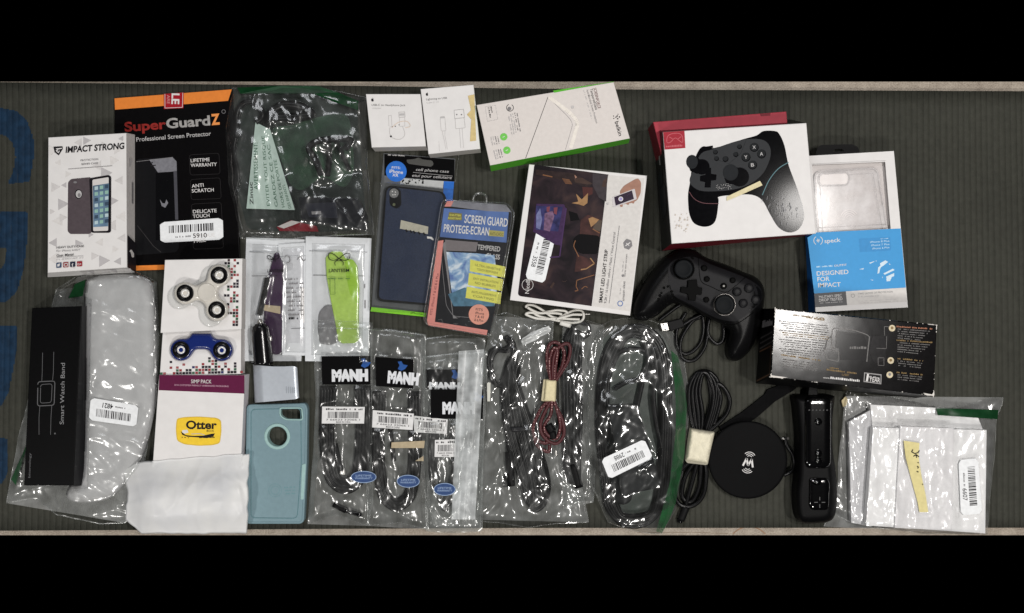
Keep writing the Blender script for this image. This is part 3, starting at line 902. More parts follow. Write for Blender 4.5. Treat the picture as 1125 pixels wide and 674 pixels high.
def otter_box():
    A = Z(165, 405, 6.417)
    q = [(174.7, 412), (269, 412.4), (264.2, 520), (167, 521)]
    t = thing('phone_case_box', 'white box with a plum band and a yellow logo panel, below the blue spinner', 'box', 218, 460, 0)
    mb = MB(); m = at(18); PL = M('plum_print', (88, 22, 58), .45, var=.05)
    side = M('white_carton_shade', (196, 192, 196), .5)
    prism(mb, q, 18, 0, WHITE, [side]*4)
    poly(mb, A((64, 46), (666, 48), (663, 178), (60, 154)), PL, m)
    mb.face([W(*A((669, 48)), 17.4)+Vector((.00015, 0, 0)), W(*A((669, 48)), .5)+Vector((.0004, 0, 0)), W(*A((664, 178)), .5)+Vector((.0004, 0, 0)), W(*A((664, 178)), 17.4)+Vector((.00015, 0, 0))], PL)
    text(mb, 'SIMP PACK', A((288, 104)), A((432, 106)), 4., WINK, m, .015)
    text(mb, 'ECO CUSTOMER FRIENDLY UNBRANDED PACKAGING', A((172, 122)), A((552, 132)), 1.7, M('pink_small_ink', (196, 160, 176), .5), m)
    YL = M('yellow_print', (226, 190, 52), .45); YE = M('yellow_edge', (204, 172, 62), .45)
    c = A((187, 352), (250, 342), (345, 339), (470, 348), (500, 366), (503, 440), (492, 528), (440, 542), (340, 546), (240, 536), (188, 510), (180, 430))
    poly(mb, rounded(c, 3), YE, m)
    g = A((343, 443)); poly(mb, rounded([(g[0]+(x-g[0])*.955, g[1]+(y-g[1])*.93) for x, y in c], 3), YL, m)
    text(mb, 'Otter', A((252, 424)), A((470, 426)), 8.4, INK, m, .035)
    for x in (290, 342, 372): line(mb, A((x-12, 425), (x+14, 426)), 1., INK, m)
    text(mb, 'BOX', A((398, 447)), A((450, 448)), 2.2, INK, m, .03)
    poly(mb, A((214, 442), (250, 470), (300, 476), (372, 474), (425, 462), (456, 458), (446, 480), (400, 492), (330, 486), (262, 482), (226, 468)), INK, m)
    poly(mb, A((226, 436), (262, 432), (270, 452), (244, 460), (226, 452)), WINK, m)
    line(mb, A((290, 462), (352, 460), (384, 470)), .8, LGREY, m)
    dashes(mb, A((222, 488)), A((272, 492)), 1.2, INK, m, 4); dashes(mb, A((345, 492)), A((455, 490)), 1.4, INK, m, 5)
    mb.build('carton', t)
    # crinkled frosted pouch lying across the foot of the box
    P = Z(130, 400, 3.512)
    F = Film(P((14, 408), (60, 382), (160, 372), (330, 362), (440, 352), (508, 344)), P((508, 344), (502, 450), (503, 520), (497, 650)),
             P((88, 655), (200, 654), (340, 656), (497, 655)), P((14, 408), (34, 500), (26, 600), (88, 655)),
             [(sd_poly(q), 18.4), (sd_caps(P((150, 545), (390, 520)), 15), 30, 1), (sd_poly(P((135, 500), (400, 480), (410, 575), (160, 590))), 9.5), (sd_caps(P((502, 400), (500, 600)), 4), 11.5)], .5, .5, 31, thick=5, slope=.5, soft=60, wob=1.8, ncr=50)
    fm = bpy.data.materials.new('frosted_film'); fm.use_nodes = True
    nt = fm.node_tree; N = nt.nodes; L = nt.links; b = N['Principled BSDF']
    tc = N.new('ShaderNodeTexCoord'); n = N.new('ShaderNodeTexNoise'); n.inputs['Scale'].default_value = 28; n.inputs['Detail'].default_value = 5
    L.new(tc.outputs['Object'], n.inputs['Vector'])
    cr = N.new('ShaderNodeValToRGB'); cr.color_ramp.elements[0].position = .3; cr.color_ramp.elements[1].position = .7
    cr.color_ramp.elements[0].color = (.62, .63, .65, 1); cr.color_ramp.elements[1].color = (.74, .74, .73, 1)
    L.new(n.outputs['Fac'], cr.inputs['Fac']); L.new(cr.outputs['Color'], b.inputs['Base Color'])
    b.inputs['Roughness'].default_value = .38; b.inputs['Specular IOR Level'].default_value = .4
    tr = N.new('ShaderNodeBsdfTransparent'); tr.inputs['Color'].default_value = (.95, .97, 1, 1)
    mx = N.new('ShaderNodeMixShader'); mx.inputs[0].default_value = .93
    L.new(tr.outputs[0], mx.inputs[1]); L.new(b.outputs[0], mx.inputs[2]); L.new(mx.outputs[0], N['Material Output'].inputs['Surface'])
    o = F.build('frosted_pouch', None, fm)
    ob_off(o, W(205, 545, 0))
    tag(o, 'crinkled frosted white plastic pouch covering the foot of the yellow logo box', 'pouch')
    # flat white goods inside it
    mb = MB(); prism(mb, rounded(P((135, 500), (400, 480), (410, 575), (160, 590)), 12), 9, .8, M('pouch_goods', (214, 212, 206), .6), bev=1)
    tag(mb.build('white_packet', org=W(205, 555, 0)), 'flat white packet seen dimly through the frosted pouch', 'packet')

def ob_off(o, org):
    """move a top-level mesh's origin without moving the mesh"""
    n = len(o.data.vertices); a = np.empty(n*3, np.float32); o.data.vertices.foreach_get('co', a)
    a = a.reshape(-1, 3)-np.array(org, np.float32); o.data.vertices.foreach_set('co', a.ravel()); o.data.update(); o.location = org
otter_box()

def teal_case():
    P = Z(130, 400, 3.512)
    t = thing('phone_case', 'teal hard phone case with a round cut-out, lying face down below the silver car charger', 'phone case', 305, 510, 0)
    T = M('teal_plastic', (112, 136, 144), .42, var=.04, bump=.05); MI = M('mint_rubber', (146, 176, 174), .5)
    out = rounded(P((496, 158), (722, 152), (730, 172), (727, 380), (716, 606), (704, 616), (500, 616), (489, 600)), [5, 5, 4, 1, 6, 6, 5, 5], 6)
    inn = rounded(P((512, 176), (704, 172), (706, 380), (690, 596), (512, 594)), [5, 5, 2, 5, 5], 5)
    circ = [(P((613, 280))[0]+10.9*math.cos(a), P((613, 280))[1]+11.2*math.sin(a)) for a in [2*math.pi*k/36 for k in range(36)]]
    cam = rounded(P((624, 170), (708, 170), (712, 216), (645, 215), (624, 200)), [2, 3, 3, 4, 3], 5)
    mb = MB(); plate(mb, out, [circ, cam], 9.4, 0, T, T, MI)
    mb.build('shell', t)
    mb = MB()
    tube(mb, [(x, y, 8.6) for x, y in inset(out, -1.1 if area2(out) < 0 else 1.1)][::1], 1.5, T, n=8, sm=1, closed=True)
    mb.build('rim', t)
    mb = MB(); tube(mb, [(x, y, 9.55) for x, y in inn], .42, M('teal_dark', (92, 126, 132), .45), n=6, sm=1, closed=True); mb.build('back_groove', t)
    mb = MB(); c0 = P((613, 280))
    R3 = [(14.4, 9.5), (14.2, 10.1), (13.4, 10.4), (11.6, 10.3), (10.9, 9.8), (10.8, 2)]
    vs = []; fs = []; n = 40
    for r, h in R3:
        for k in range(n): vs.append(W(c0[0]+r*math.cos(2*math.pi*k/n), c0[1]+r*math.sin(2*math.pi*k/n), h))
    for i in range(len(R3)-1):
        for k in range(n): fs.append((i*n+k, i*n+(k+1) % n, (i+1)*n+(k+1) % n, (i+1)*n+k))
    mb.raw(vs, fs, MI, True); mb.build('cutout_ring', t)
    mb = MB(); tube(mb, [(x, y, 9.7) for x, y in cam], .9, MI, n=8, sm=1, closed=True); mb.build('camera_surround', t)
    mb = MB(); prism(mb, rounded(P((708, 388), (724, 384), (716, 524), (702, 524)), 1.5), 10.2, 7, MI); mb.build('side_grip', t)
    mb = MB(); m = at(9.4); g = M('teal_emboss', (98, 134, 140), .45)
    ring(mb, P((605, 488)), 4.6, .5, g, m); ring(mb, P((605, 488)), 7.2, .4, g, m)
    for k in range(3): dashes(mb, P((640, 480+k*12)), P((682, 478+k*12)), 1.6, g, m, k)
    mb.build('embossed_mark', t)
teal_case()

def car_charger():
    P = Z(262, 340, 6.133)
    t = thing('car_charger', 'black barrelled car charger with a curved brushed silver body, above the teal case', 'car charger', 300, 410, 0)
    mb = MB(); K = M('charger_black', (14, 14, 16), .2, spec=.6)
    pts = [P((146, 98)), P((148, 125)), P((155, 200)), P((163, 290)), P((170, 372))]
    r = [6., 8.6, 9.3, 9.6, 9.9, 10.2, 10.3, 10.3]
    tube(mb, [(x, y, 12.5) for x, y in pts], r, K, n=24, sm=4)
    o = mb.build('barrel', t)
    mb = MB(); tube(mb, [(*P((146, 98)), 12.5), (*P((145, 66)), 12.5)], [3.2, 2.6, 1.6], METAL, n=12, sm=3); mb.build('tip_contact', o)
    mb = MB(); tube(mb, [(*P((212, 180)), 12.5), (*P((217, 215)), 12.5)], 1.7, METAL, n=8, sm=3)
    tube(mb, [(*P((97, 190)), 12.5), (*P((99, 225)), 12.5)], 1.5, METAL, n=8, sm=3); mb.build('spring_contact', o)
    mb = MB(); tube(mb, [(*P((148, 150)), 21.4), (*P((152, 180)), 21.8)], .9, RUB, n=6); mb.build('status_light', o)
    # body: a rolled sheet, round on the left
    mb = MB(); AL = M('brushed_silver', (184, 190, 198), .34, metal=.35, var=.04, bump=.06, bscale=2500)
    tl, tr, br, bl = P((98, 372)), P((396, 384)), P((410, 604)), P((110, 630))
    prof = []
    for k in range(15):
        a = math.pi*k/14*.5; prof.append((.24*(1-math.cos(a)), 3+15*math.sin(a)))
    prof += [(.45, 18.4), (.7, 18.5), (.9, 18.0), (.975, 17.2), (1., 15.5), (1., 2)]
    n = len(prof); vs = []; nv = 9
    for j in range(nv+1):
        v = j/nv
        for u, h in prof:
            x, y = bil([tl, tr, br, bl], u, v)
            sag = 2.3*math.sin(math.pi*min(1, u*1.1))*(1 if v < .5 else -.0)*(1-v*2 if v < .5 else 0)
            cr = (1.6*max(0, (u-.9)/.1)**2) * (1 if v > .98 else (-1 if v < .02 else 0))
            vs.append(W(x, y+sag*.6-cr, h))
    fs = [(j*n+i, (j+1)*n+i, (j+1)*n+i+1, j*n+i+1) for j in range(nv) for i in range(n-1)]
    fs += [tuple(range(n)), tuple(nv*n+i for i in range(n))[::-1]]
    mb.raw(vs, fs[:-2], AL, True); mb.raw([vs[i] for i in fs[-2]], [tuple(range(n))], K); mb.raw([vs[i] for i in fs[-1]], [tuple(range(n))], K)
    b = mb.build('body', t)
    mb = MB(); m = at(18.9)
    for i in range(5): line(mb, P((322+i*14, 520+i*2), (323+i*14, 566)), .9, M('etched_mark', (150, 156, 164), .4), m)
    mb.build('etched_lines', b)
    mb = MB(); prism(mb, rounded(P((70, 358), (215, 362), (206, 376), (104, 374)), 1.5), 17, 2, K); mb.build('collar', t)
car_charger()
# ------------------------------------------------------------------ boxes of the top row
def apple_logo(mb, c, s, mat, m):
    body = [(0, -.42), (.18, -.5), (.38, -.5), (.5, -.38), (.36, -.15), (.4, .12), (.56, .26), (.42, .58), (.22, .78), (0, .68), (-.22, .78), (-.42, .58), (-.58, .2), (-.56, -.2), (-.4, -.48), (-.18, -.5)]
    poly(mb, [(c[0]+x*s, c[1]+y*s) for x, y in body], mat, m)
    poly(mb, [(c[0]+x*s, c[1]+y*s) for x, y in ((.0, -.56), (.03, -.8), (.24, -.98), (.22, -.7))], mat, m)

def adapter_boxes():
    P = Z(395, 85, 5.393)
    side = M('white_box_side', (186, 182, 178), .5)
    q = [(401.9, 103.5), (461.8, 103.5), (467.9, 161), (408.3, 162.2)]
    t = thing('adapter_box', 'small square white box printed with a curled headphone adapter, left of the cable box', 'box', 435, 133, 0)
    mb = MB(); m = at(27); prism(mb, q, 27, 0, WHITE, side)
    apple_logo(mb, P((77, 134)), 2.6, INK, m)
    text(mb, 'USB-C to Headphone Jack', P((72, 170)), P((272, 172)), 2.1, M('box_ink', (70, 68, 70), .5), m)
    text(mb, 'Adapter', P((75, 188)), P((130, 188)), 1.5, LGREY, m)
    pale = M('pale_line', (186, 183, 182), .5); tan = M('pale_tan', (206, 190, 176), .5)
    line(mb, P((232, 208), (268, 206), (270, 236), (234, 238), (232, 208)), .8, pale, m); line(mb, P((236, 222), (266, 221)), 2.4, LGREY, m)
    line(mb, P((236, 240), (268, 238), (268, 290), (238, 292), (236, 240)), .5, pale, m)
    line(mb, smooth_line(P((254, 290), (268, 340), (240, 368), (196, 360), (178, 330), (182, 290))), .7, pale, m)
    line(mb, P((174, 290), (172, 228), (188, 226), (192, 290)), .6, pale, m)
    line(mb, smooth_line(P((190, 300), (230, 268), (280, 262), (300, 290), (270, 300))), .8, tan, m)
    for x, y, r in ((186, 351, 1.1), (212, 291, .6), (193, 294, .5), (234, 283, .5)): disc(mb, P((x, y)), r, INK, m)
    mb.build('carton', t)
    q = [(462, 98), (520.2, 93.3), (527.6, 163.8), (470.7, 169.6)]
    t = thing('cable_box', 'small white box printed with two cable plugs and patched with cream tape', 'box', 495, 131, 0)
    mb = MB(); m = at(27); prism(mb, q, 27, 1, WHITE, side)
    apple_logo(mb, P((400, 101)), 2.4, INK, m)
    text(mb, 'Lightning to USB', P((395, 137)), P((518, 128)), 2.1, M('box_ink', (70, 68, 70), .5), m)
    text(mb, 'Cable (1 m)', P((397, 157)), P((470, 150)), 1.5, LGREY, m)
    line(mb, rounded(P((477, 235), (505, 232), (512, 318), (484, 320)), 1.5)+[P((477, 245))], .6, pale, m)
    line(mb, P((478, 240), (504, 238)), 1.8, LGREY, m)
    for a, b in (((490, 320), (494, 345)), ((506, 318), (506, 344)), ((496, 345), (512, 428)), ((506, 344), (520, 428))): line(mb, P(a, b), .5, pale, m)
    line(mb, P((560, 196), (616, 190), (622, 240), (564, 246), (560, 196)), .7, LGREY, m); 
    for x in (576, 604): disc(mb, P((x, 222)), .8, GREY, m)
    line(mb, P((566, 246), (570, 306), (626, 300), (620, 240)), .6, pale, m)
    for a, b in (((592, 306), (600, 420)), ((608, 304), (616, 418))): line(mb, P(a, b), .5, pale, m)
    line(mb, P((470, 380), (474, 440)), .3, pale, m)
    mb.build('carton', t)
    mb = MB(); tp = M('yellowed_tape', (198, 178, 128), .55, var=.1)
    poly(mb, P((642, 110), (680, 102), (691, 376), (654, 381), (662, 250), (636, 222), (660, 196)), tp, at(27.3))
    mb.build('masking_tape', t)
adapter_boxes()

def protector_box():
    P = Z(520, 85, 6.128)
    q = [(523.6, 115.5), (674.2, 90.4), (692, 152.2), (538.3, 182)]
    t = thing('screen_protector_box', 'long white box with bright green edges and black sideways lettering, along the top edge', 'box', 607, 136, 0)
    GN = M('bright_green', (82, 168, 46), .42, var=.06); mb = MB(); m = at(34)
    W2 = M('warm_white_carton', (206, 200, 196), .5, var=.03)
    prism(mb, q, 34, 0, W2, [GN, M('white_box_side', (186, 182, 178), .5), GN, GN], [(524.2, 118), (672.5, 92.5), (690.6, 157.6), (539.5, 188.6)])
    poly(mb, P((536, 91), (944, 30), (946, 33), (868, 44), (546, 105)), GN, m)
    line(mb, P((502, 135), (352, 546)), .55, INK, m)
    line(mb, smooth_line(P((502, 135), (560, 190), (640, 270), (665, 312), (660, 350), (620, 488))), .35, GREY, m)
    line(mb, smooth_line(P((505, 136), (525, 146), (565, 175), (660, 250), (700, 310), (690, 360), (656, 478)), 5), 4., M('pearl_print', (222, 216, 208), .3), m)
    text(mb, 'SCREENFORCE', P((808, 75)), P((840, 212)), 3.2, M('red_grey_ink', (96, 62, 64), .5), m, .02)
    text(mb, 'TemperedGlass', P((784, 80)), P((822, 222)), 3.0, M('box_ink', (70, 68, 70), .5), m, .02)
    text(mb, 'Anti-Microbial Screen Protection', P((760, 85)), P((826, 312)), 2.3, GREY, m, .01)
    dashes(mb, P((740, 88)), P((795, 282)), 1.3, LGREY, m, 3)
    text(mb, 'belkin', P((952, 302)), P((980, 398)), 4.2, INK, m, .03)
    for x, y, r in ((968, 262, .8), (960, 270, .7), (944, 262, .6), (984, 268, .8), (972, 280, .8), (946, 278, .6), (974, 250, .5)): disc(mb, P((x, y)), r, INK, m)
    ring(mb, P((247, 206)), 3.8, .6, INK, m, -60, 250); disc(mb, P((243, 212)), 2., GREY, m)
    line(mb, P((80, 200), (150, 190), (165, 285), (95, 298), (80, 200)), .25, LGREY, m)
    text(mb, 'iPhone', P((112, 200)), P((124, 240)), 1.8, INK, m, .02); text(mb, '11 Pro Max', P((96, 205)), P((112, 275)), 1.8, INK, m, .02)
    for i in range(5): dashes(mb, P((290-i*14, 235+i*5)), P((314-i*14, 370+i*5)), 1.3, (GREY, LGREY)[i > 1], m, i+2)
    for c in ((205, 402), (226, 492)): disc(mb, P(c), 4., M('round_green', (110, 190, 84), .45), m); line(mb, P((c[0]-8, c[1]+3), (c[0]+8, c[1]-4)), .7, WINK, m)
    for i in range(4): dashes(mb, P((160-i*15, 396+i*3)), P((172-i*15, 450+i*3)), 1.2, GREY if i < 2 else LGREY, m, i+8); dashes(mb, P((180-i*15, 485+i*3)), P((195-i*15, 545+i*3)), 1.2, GREY if i < 2 else LGREY, m, i+18)
    disc(mb, P((668, 202)), 1.6, M('pale_line', (186, 183, 182), .5), m)
    mb.build('carton', t)
protector_box()

def case_pack():
    P = Z(400, 165, 3.287); A = Z(395, 160, 9.626)
    t = thing('phone_case_package', 'retail pack with a navy denim phone case on a black and blue card', 'package', 455, 258, 0)
    card = [(421.5, 168.5), (500.3, 174.5), (489, 344), (408, 339)]
    mb = MB(); m = at(.9); K = M('black_card', (10, 10, 11), .4)
    prism(mb, card, .9, 0, M('grey_card', (84, 86, 88), .5, var=.08), bev=0)
    poly(mb, A((262, 90), (1005, 150), (1000, 382), (470, 340), (262, 318)), K, m)
    BL = M('card_blue', (44, 104, 190), .45)
    poly(mb, A((890, 380), (1000, 384), (975, 700), (880, 690)), BL, m)
    poly(mb, A((262, 318), (470, 340), (440, 420), (258, 400)), M('grey_card_print', (96, 98, 102), .5), m)
    poly(mb, A((440, 345), (890, 380), (880, 460), (430, 410)), M('card_pale', (178, 180, 180), .5), m)
    rnd = random.Random(5)
    for i in range(26): 
        x, y = rnd.uniform(450, 680), rnd.uniform(352, 405); disc(mb, A((x, y)), rnd.uniform(.4, 1.1), K, m, n=6)
    disc(mb, A((388, 275)), 11.4, BL, m)
    text(mb, 'FITS:', A((340, 245)), A((432, 250)), 2.4, WINK, m, .03); text(mb, 'iPhone', A((314, 288)), A((458, 302)), 3.6, WINK, m, .04); text(mb, 'XR', A((345, 326)), A((410, 332)), 2.9, WINK, m, .04)
    poly(mb, rounded(A((498, 150), (580, 145), (630, 125), (660, 148), (770, 160), (785, 200), (760, 226), (640, 212), (520, 195), (500, 175)), 2), M('hang_hole_grey', (74, 74, 72), .6), m)
    text(mb, 'cell phone case', A((596, 268)), A((944, 290)), 3.0, LGREY, m, .0, .2)
    line(mb, A((565, 285), (985, 325)), .3, LGREY, m)
    text(mb, 'etui pour cellulaire', A((556, 330)), A((975, 356)), 3.0, LGREY, m, .0, .2)
    dashes(mb, A((300, 106)), A((480, 116)), 1.4, LGREY, m, 5)
    mb.build('backing_card', t)
    mb = MB(); GN = M('lime_strip', (120, 190, 50), .45)
    prism(mb, P((26, 567), (225, 588), (222, 603), (22, 583)), 4.5, 0, GN)
    text(mb, 'iPhone', P((168, 592)), P((212, 596)), 2, K, at(4.5)); mb.build('lime_base_strip', t)
    # the case itself
    q = [(423, 203), (490, 210.6), (484, 337), (413.5, 331)]
    mb = MB(); prism(mb, rounded(q, [9, 9, 7, 7], 6), 8.2, 1, RUB, bev=1.6, smooth=True)
    DN = M('navy_denim', (38, 46, 66), .8, spec=.2, var=.3, vscale=1100, bump=.5, bscale=1600)
    dq = [(425, 205.2), (487.6, 212.2), (481.8, 334.6), (415.8, 328.8)]
    rq = rounded(dq, [8, 8, 6, 6], 6)
    prism(mb, rq, 8.8, 8, DN, bev=.5)
    cs = mb.build('denim_case', t)
    mb = MB(); m = at(8.9)
    prism(mb, rounded(P((92, 140), (108, 132), (132, 142), (134, 200), (118, 213), (92, 200)), 4, 5), 10.2, 8.2, K, bev=.6)
    disc(mb, P((108, 156)), 5.2, M('lens_grey', (112, 112, 112), .25, var=.3, vscale=900), at(10.2)); 
    for x, y in ((102, 150), (113, 152), (104, 162), (112, 161)): disc(mb, P((x, y)), .7, WINK, at(10.2), n=8)
    disc(mb, P((108, 197)), 1.6, M('lens_dot', (88, 92, 70), .3), at(10.2))
    mb.build('camera_cutout', cs)
    mb = MB(); prism(mb, P((133, 253), (232, 277), (230, 304), (129, 284)), 9.3, 8.6, M('cloth_label', (168, 164, 150), .7, var=.12), bev=.1)
    for x in (150, 166, 178, 196, 214): line(mb, P((x, 287+(x-150)*.18), (x+6, 296+(x-150)*.18)), 1.6, K, at(9.3))
    mb.build('cloth_label', cs)
    mb = MB(); poly(mb, P((227, 312), (244, 314), (252, 322), (250, 327), (238, 320), (228, 320)), WINK, at(8.95)); mb.build('white_scrap', cs)
    # clear tray over it
    mb = MB()
    prism(mb, rounded([(410.5, 199), (502, 208), (494, 344.5), (404.5, 342)], 3), 10.9, .95, CLEAR, bev=1.2, bottom=False)
    for a, b in (((70, 16), (22, 566)), ((342, 20), (330, 120)), ((345, 150), (335, 560))):
        tube(mb, [(*P(a), 10.6 if a[1] > 100 else 2), (*P(b), 10.6)], .35, CLEAR, n=5, sm=1)
    mb.build('clear_tray', t)
case_pack()

def screen_guard():
    P = Z(460, 205, 3.964)
    t = thing('screen_guard_package', 'clear plastic box with a pink edge and a screen guard card, overlapping the denim case', 'package', 513, 295, 11)
    h0 = 11.3; m = at(h0+2)
    out = rounded(P((98, 78), (112, 58), (385, 72), (416, 108), (414, 150), (358, 480), (318, 648), (300, 652), (40, 606), (20, 580), (24, 556)), [3, 5, 7, 6, 2, 2, 3, 3, 6, 5, 2], 5)
    K = M('guard_card_black', (26, 26, 30), .4, var=.1); PK = M('pink_edge', (206, 132, 124), .5, var=.05); BL = M('guard_card_blue', (80, 106, 160), .4, var=.3, vscale=45)
    mb = MB(); prism(mb, inset(out, -2.2 if area2(out) < 0 else 2.2), h0+1.8, h0+.8, K, bev=0)
    poly(mb, P((110, 95), (392, 112), (382, 245), (92, 220)), BL, m)
    poly(mb, P((112, 84), (150, 62), (380, 80), (404, 112), (300, 108)), M('card_grey_top', (120, 120, 128), .4, var=.2, vscale=80), m)
    poly(mb, P((112, 88), (124, 64), (152, 64), (140, 88)), PK, m)
    poly(mb, P((132, 112), (188, 118), (188, 148), (126, 146)), M('ochre_patch', (120, 112, 60), .45), m)
    YK = M('yellow_card_print', (206, 204, 92), .45)
    text(mb, 'SHATTER', P((134, 128)), P((184, 131)), 2., YK, m, .02); text(mb, 'RESISTANT', P((128, 142)), P((186, 145)), 2., YK, m, .02)
    text(mb, 'SCREEN GUARD', P((198, 158)), P((386, 176)), 8.8, WINK, m, .015)
    text(mb, 'PROTEGE-ECRAN', P((108, 198)), P((306, 214)), 8.4, WINK, m, .015)
    poly(mb, P((306, 190), (372, 196), (370, 220), (306, 216)), M('dull_yellow', (160, 152, 84), .45), m)
    text(mb, 'ANTI-CHOC', P((309, 212)), P((368, 216)), 3.2, M('olive_ink', (90, 88, 50), .5), m, .02)
    poly(mb, P((114, 232), (258, 244), (250, 284), (120, 280)), M('taupe_print', (112, 106, 108), .4), m)
    text(mb, 'TEMPERED', P((255, 274)), P((354, 284)), 5.2, LGREY, m, .02)
    text(mb, 'GLASS', P((292, 311)), P((352, 319)), 5.2, LGREY, m, .02)
    # picture of a phone screen with clouds
    SKY = bpy.data.materials.new('cloud_picture'); SKY.use_nodes = True
    nt = SKY.node_tree; N = nt.nodes; L = nt.links; b = N['Principled BSDF']
    tc = N.new('ShaderNodeTexCoord'); n = N.new('ShaderNodeTexNoise'); n.inputs['Scale'].default_value = 55; n.inputs['Detail'].default_value = 5; n.inputs['Distortion'].default_value = 1.4
    cr = N.new('ShaderNodeValToRGB'); e = cr.color_ramp.elements
    e[0].position = .36; e[0].color = (.10, .18, .42, 1); e[1].position = .62; e[1].color = (.66, .74, .82, 1)
    el = e.new(.5); el.color = (.25, .40, .60, 1)
    L.new(tc.outputs['Object'], n.inputs['Vector']); L.new(n.outputs['Fac'], cr.inputs['Fac']); L.new(cr.outputs['Color'], b.inputs['Base Color']); b.inputs['Roughness'].default_value = .35
    poly(mb, P((104, 250), (116, 240), (150, 560), (170, 575), (150, 575)), GREY, m)
    poly(mb, P((120, 285), (255, 292), (330, 300), (345, 420), (330, 520), (152, 522)), SKY, m)
    poly(mb, P((128, 470), (200, 440), (330, 500), (330, 522), (152, 522)), M('sea_picture', (74, 110, 132), .35, var=.3, vscale=150), m)
    for i, (q, a, c) in enumerate(((P((224, 318), (378, 350), (375, 398), (222, 370)), 'ULTRA-SENSITIVE', 'TOUCH RESPONSIVE'), (P((219, 377), (368, 404), (363, 456), (214, 430)), 'EASY INSTALLATION', 'NO BUBBLES'), (P((210, 436), (361, 463), (355, 513), (204, 486)), 'ANTI-FINGERPRINT', 'COATING'))):
        poly(mb, q, YK, m)
        text(mb, a, bil(q, .14, .46), bil(q, .86, .46), 2.4, M('olive_ink', (90, 88, 50), .5), m, .01); text(mb, c, bil(q, .2, .8), bil(q, .8, .8), 2.4, M('olive_ink', (90, 88, 50), .5), m, .01)
    line(mb, rounded(P((92, 250), (120, 520), (150, 565), (230, 572)), 4), .5, GREY, m)
    poly(mb, P((84, 238), (108, 234), (70, 594), (36, 585)), PK, m)
    poly(mb, P((36, 585), (70, 590), (300, 626), (296, 648), (42, 605)), PK, m)
    dpk = M('dark_pink_ink', (110, 52, 50), .5)
    text(mb, 'FITS: iPhone 7 & 6S & 6 Plus', P((58, 560)), P((88, 380)), 2.6, dpk, m, .01)
    c = P((262, 558)); disc(mb, c, 11.2, M('pink_disc', (212, 146, 128), .5), m)
    for s, dx0, dx1, y in (('FITS', -14, 16, 540), ('iPhone', -16, 22, 556), ('7 & 6S', -18, 22, 571), ('& 6 Plus', -20, 18, 586)): text(mb, s, P((262+dx0, y)), P((262+dx1, y+4)), 2.7, INK, m, .02)
    rnd = random.Random(8)
    for i in range(14):
        x, y = rnd.uniform(80, 290), rnd.uniform(570, 610); a = rnd.uniform(-.5, .5); line(mb, P((x, y), (x+rnd.uniform(5, 20), y+a*20)), .22, GREY, m)
    mb.build('printed_card', t)
    mb = MB(); prism(mb, out, h0+9, h0, CLEAR, bev=1.6, smooth=True, bottom=False)
    tube(mb, [(x, y, h0+8.2) for x, y in out], .55, CLEAR, n=6, sm=1, closed=True)
    ii = inset(out, -2.6 if area2(out) < 0 else 2.6); tube(mb, [(x, y, h0+8.8) for x, y in ii], .3, CLEAR, n=5, sm=1, closed=True)
    bx = mb.build('clear_box', t)
    mb = MB(); HK = film_mat('hook_clear', .18, gloss=.5, rough=.08, bump=.1)
    tube(mb, [(*P(p), h0+5) for p in ((240, 74), (238, 52), (250, 34), (270, 30), (290, 38), (296, 58), (292, 78))], 1.5, HK, n=8)
    mb.build('hang_loop', bx)
screen_guard()

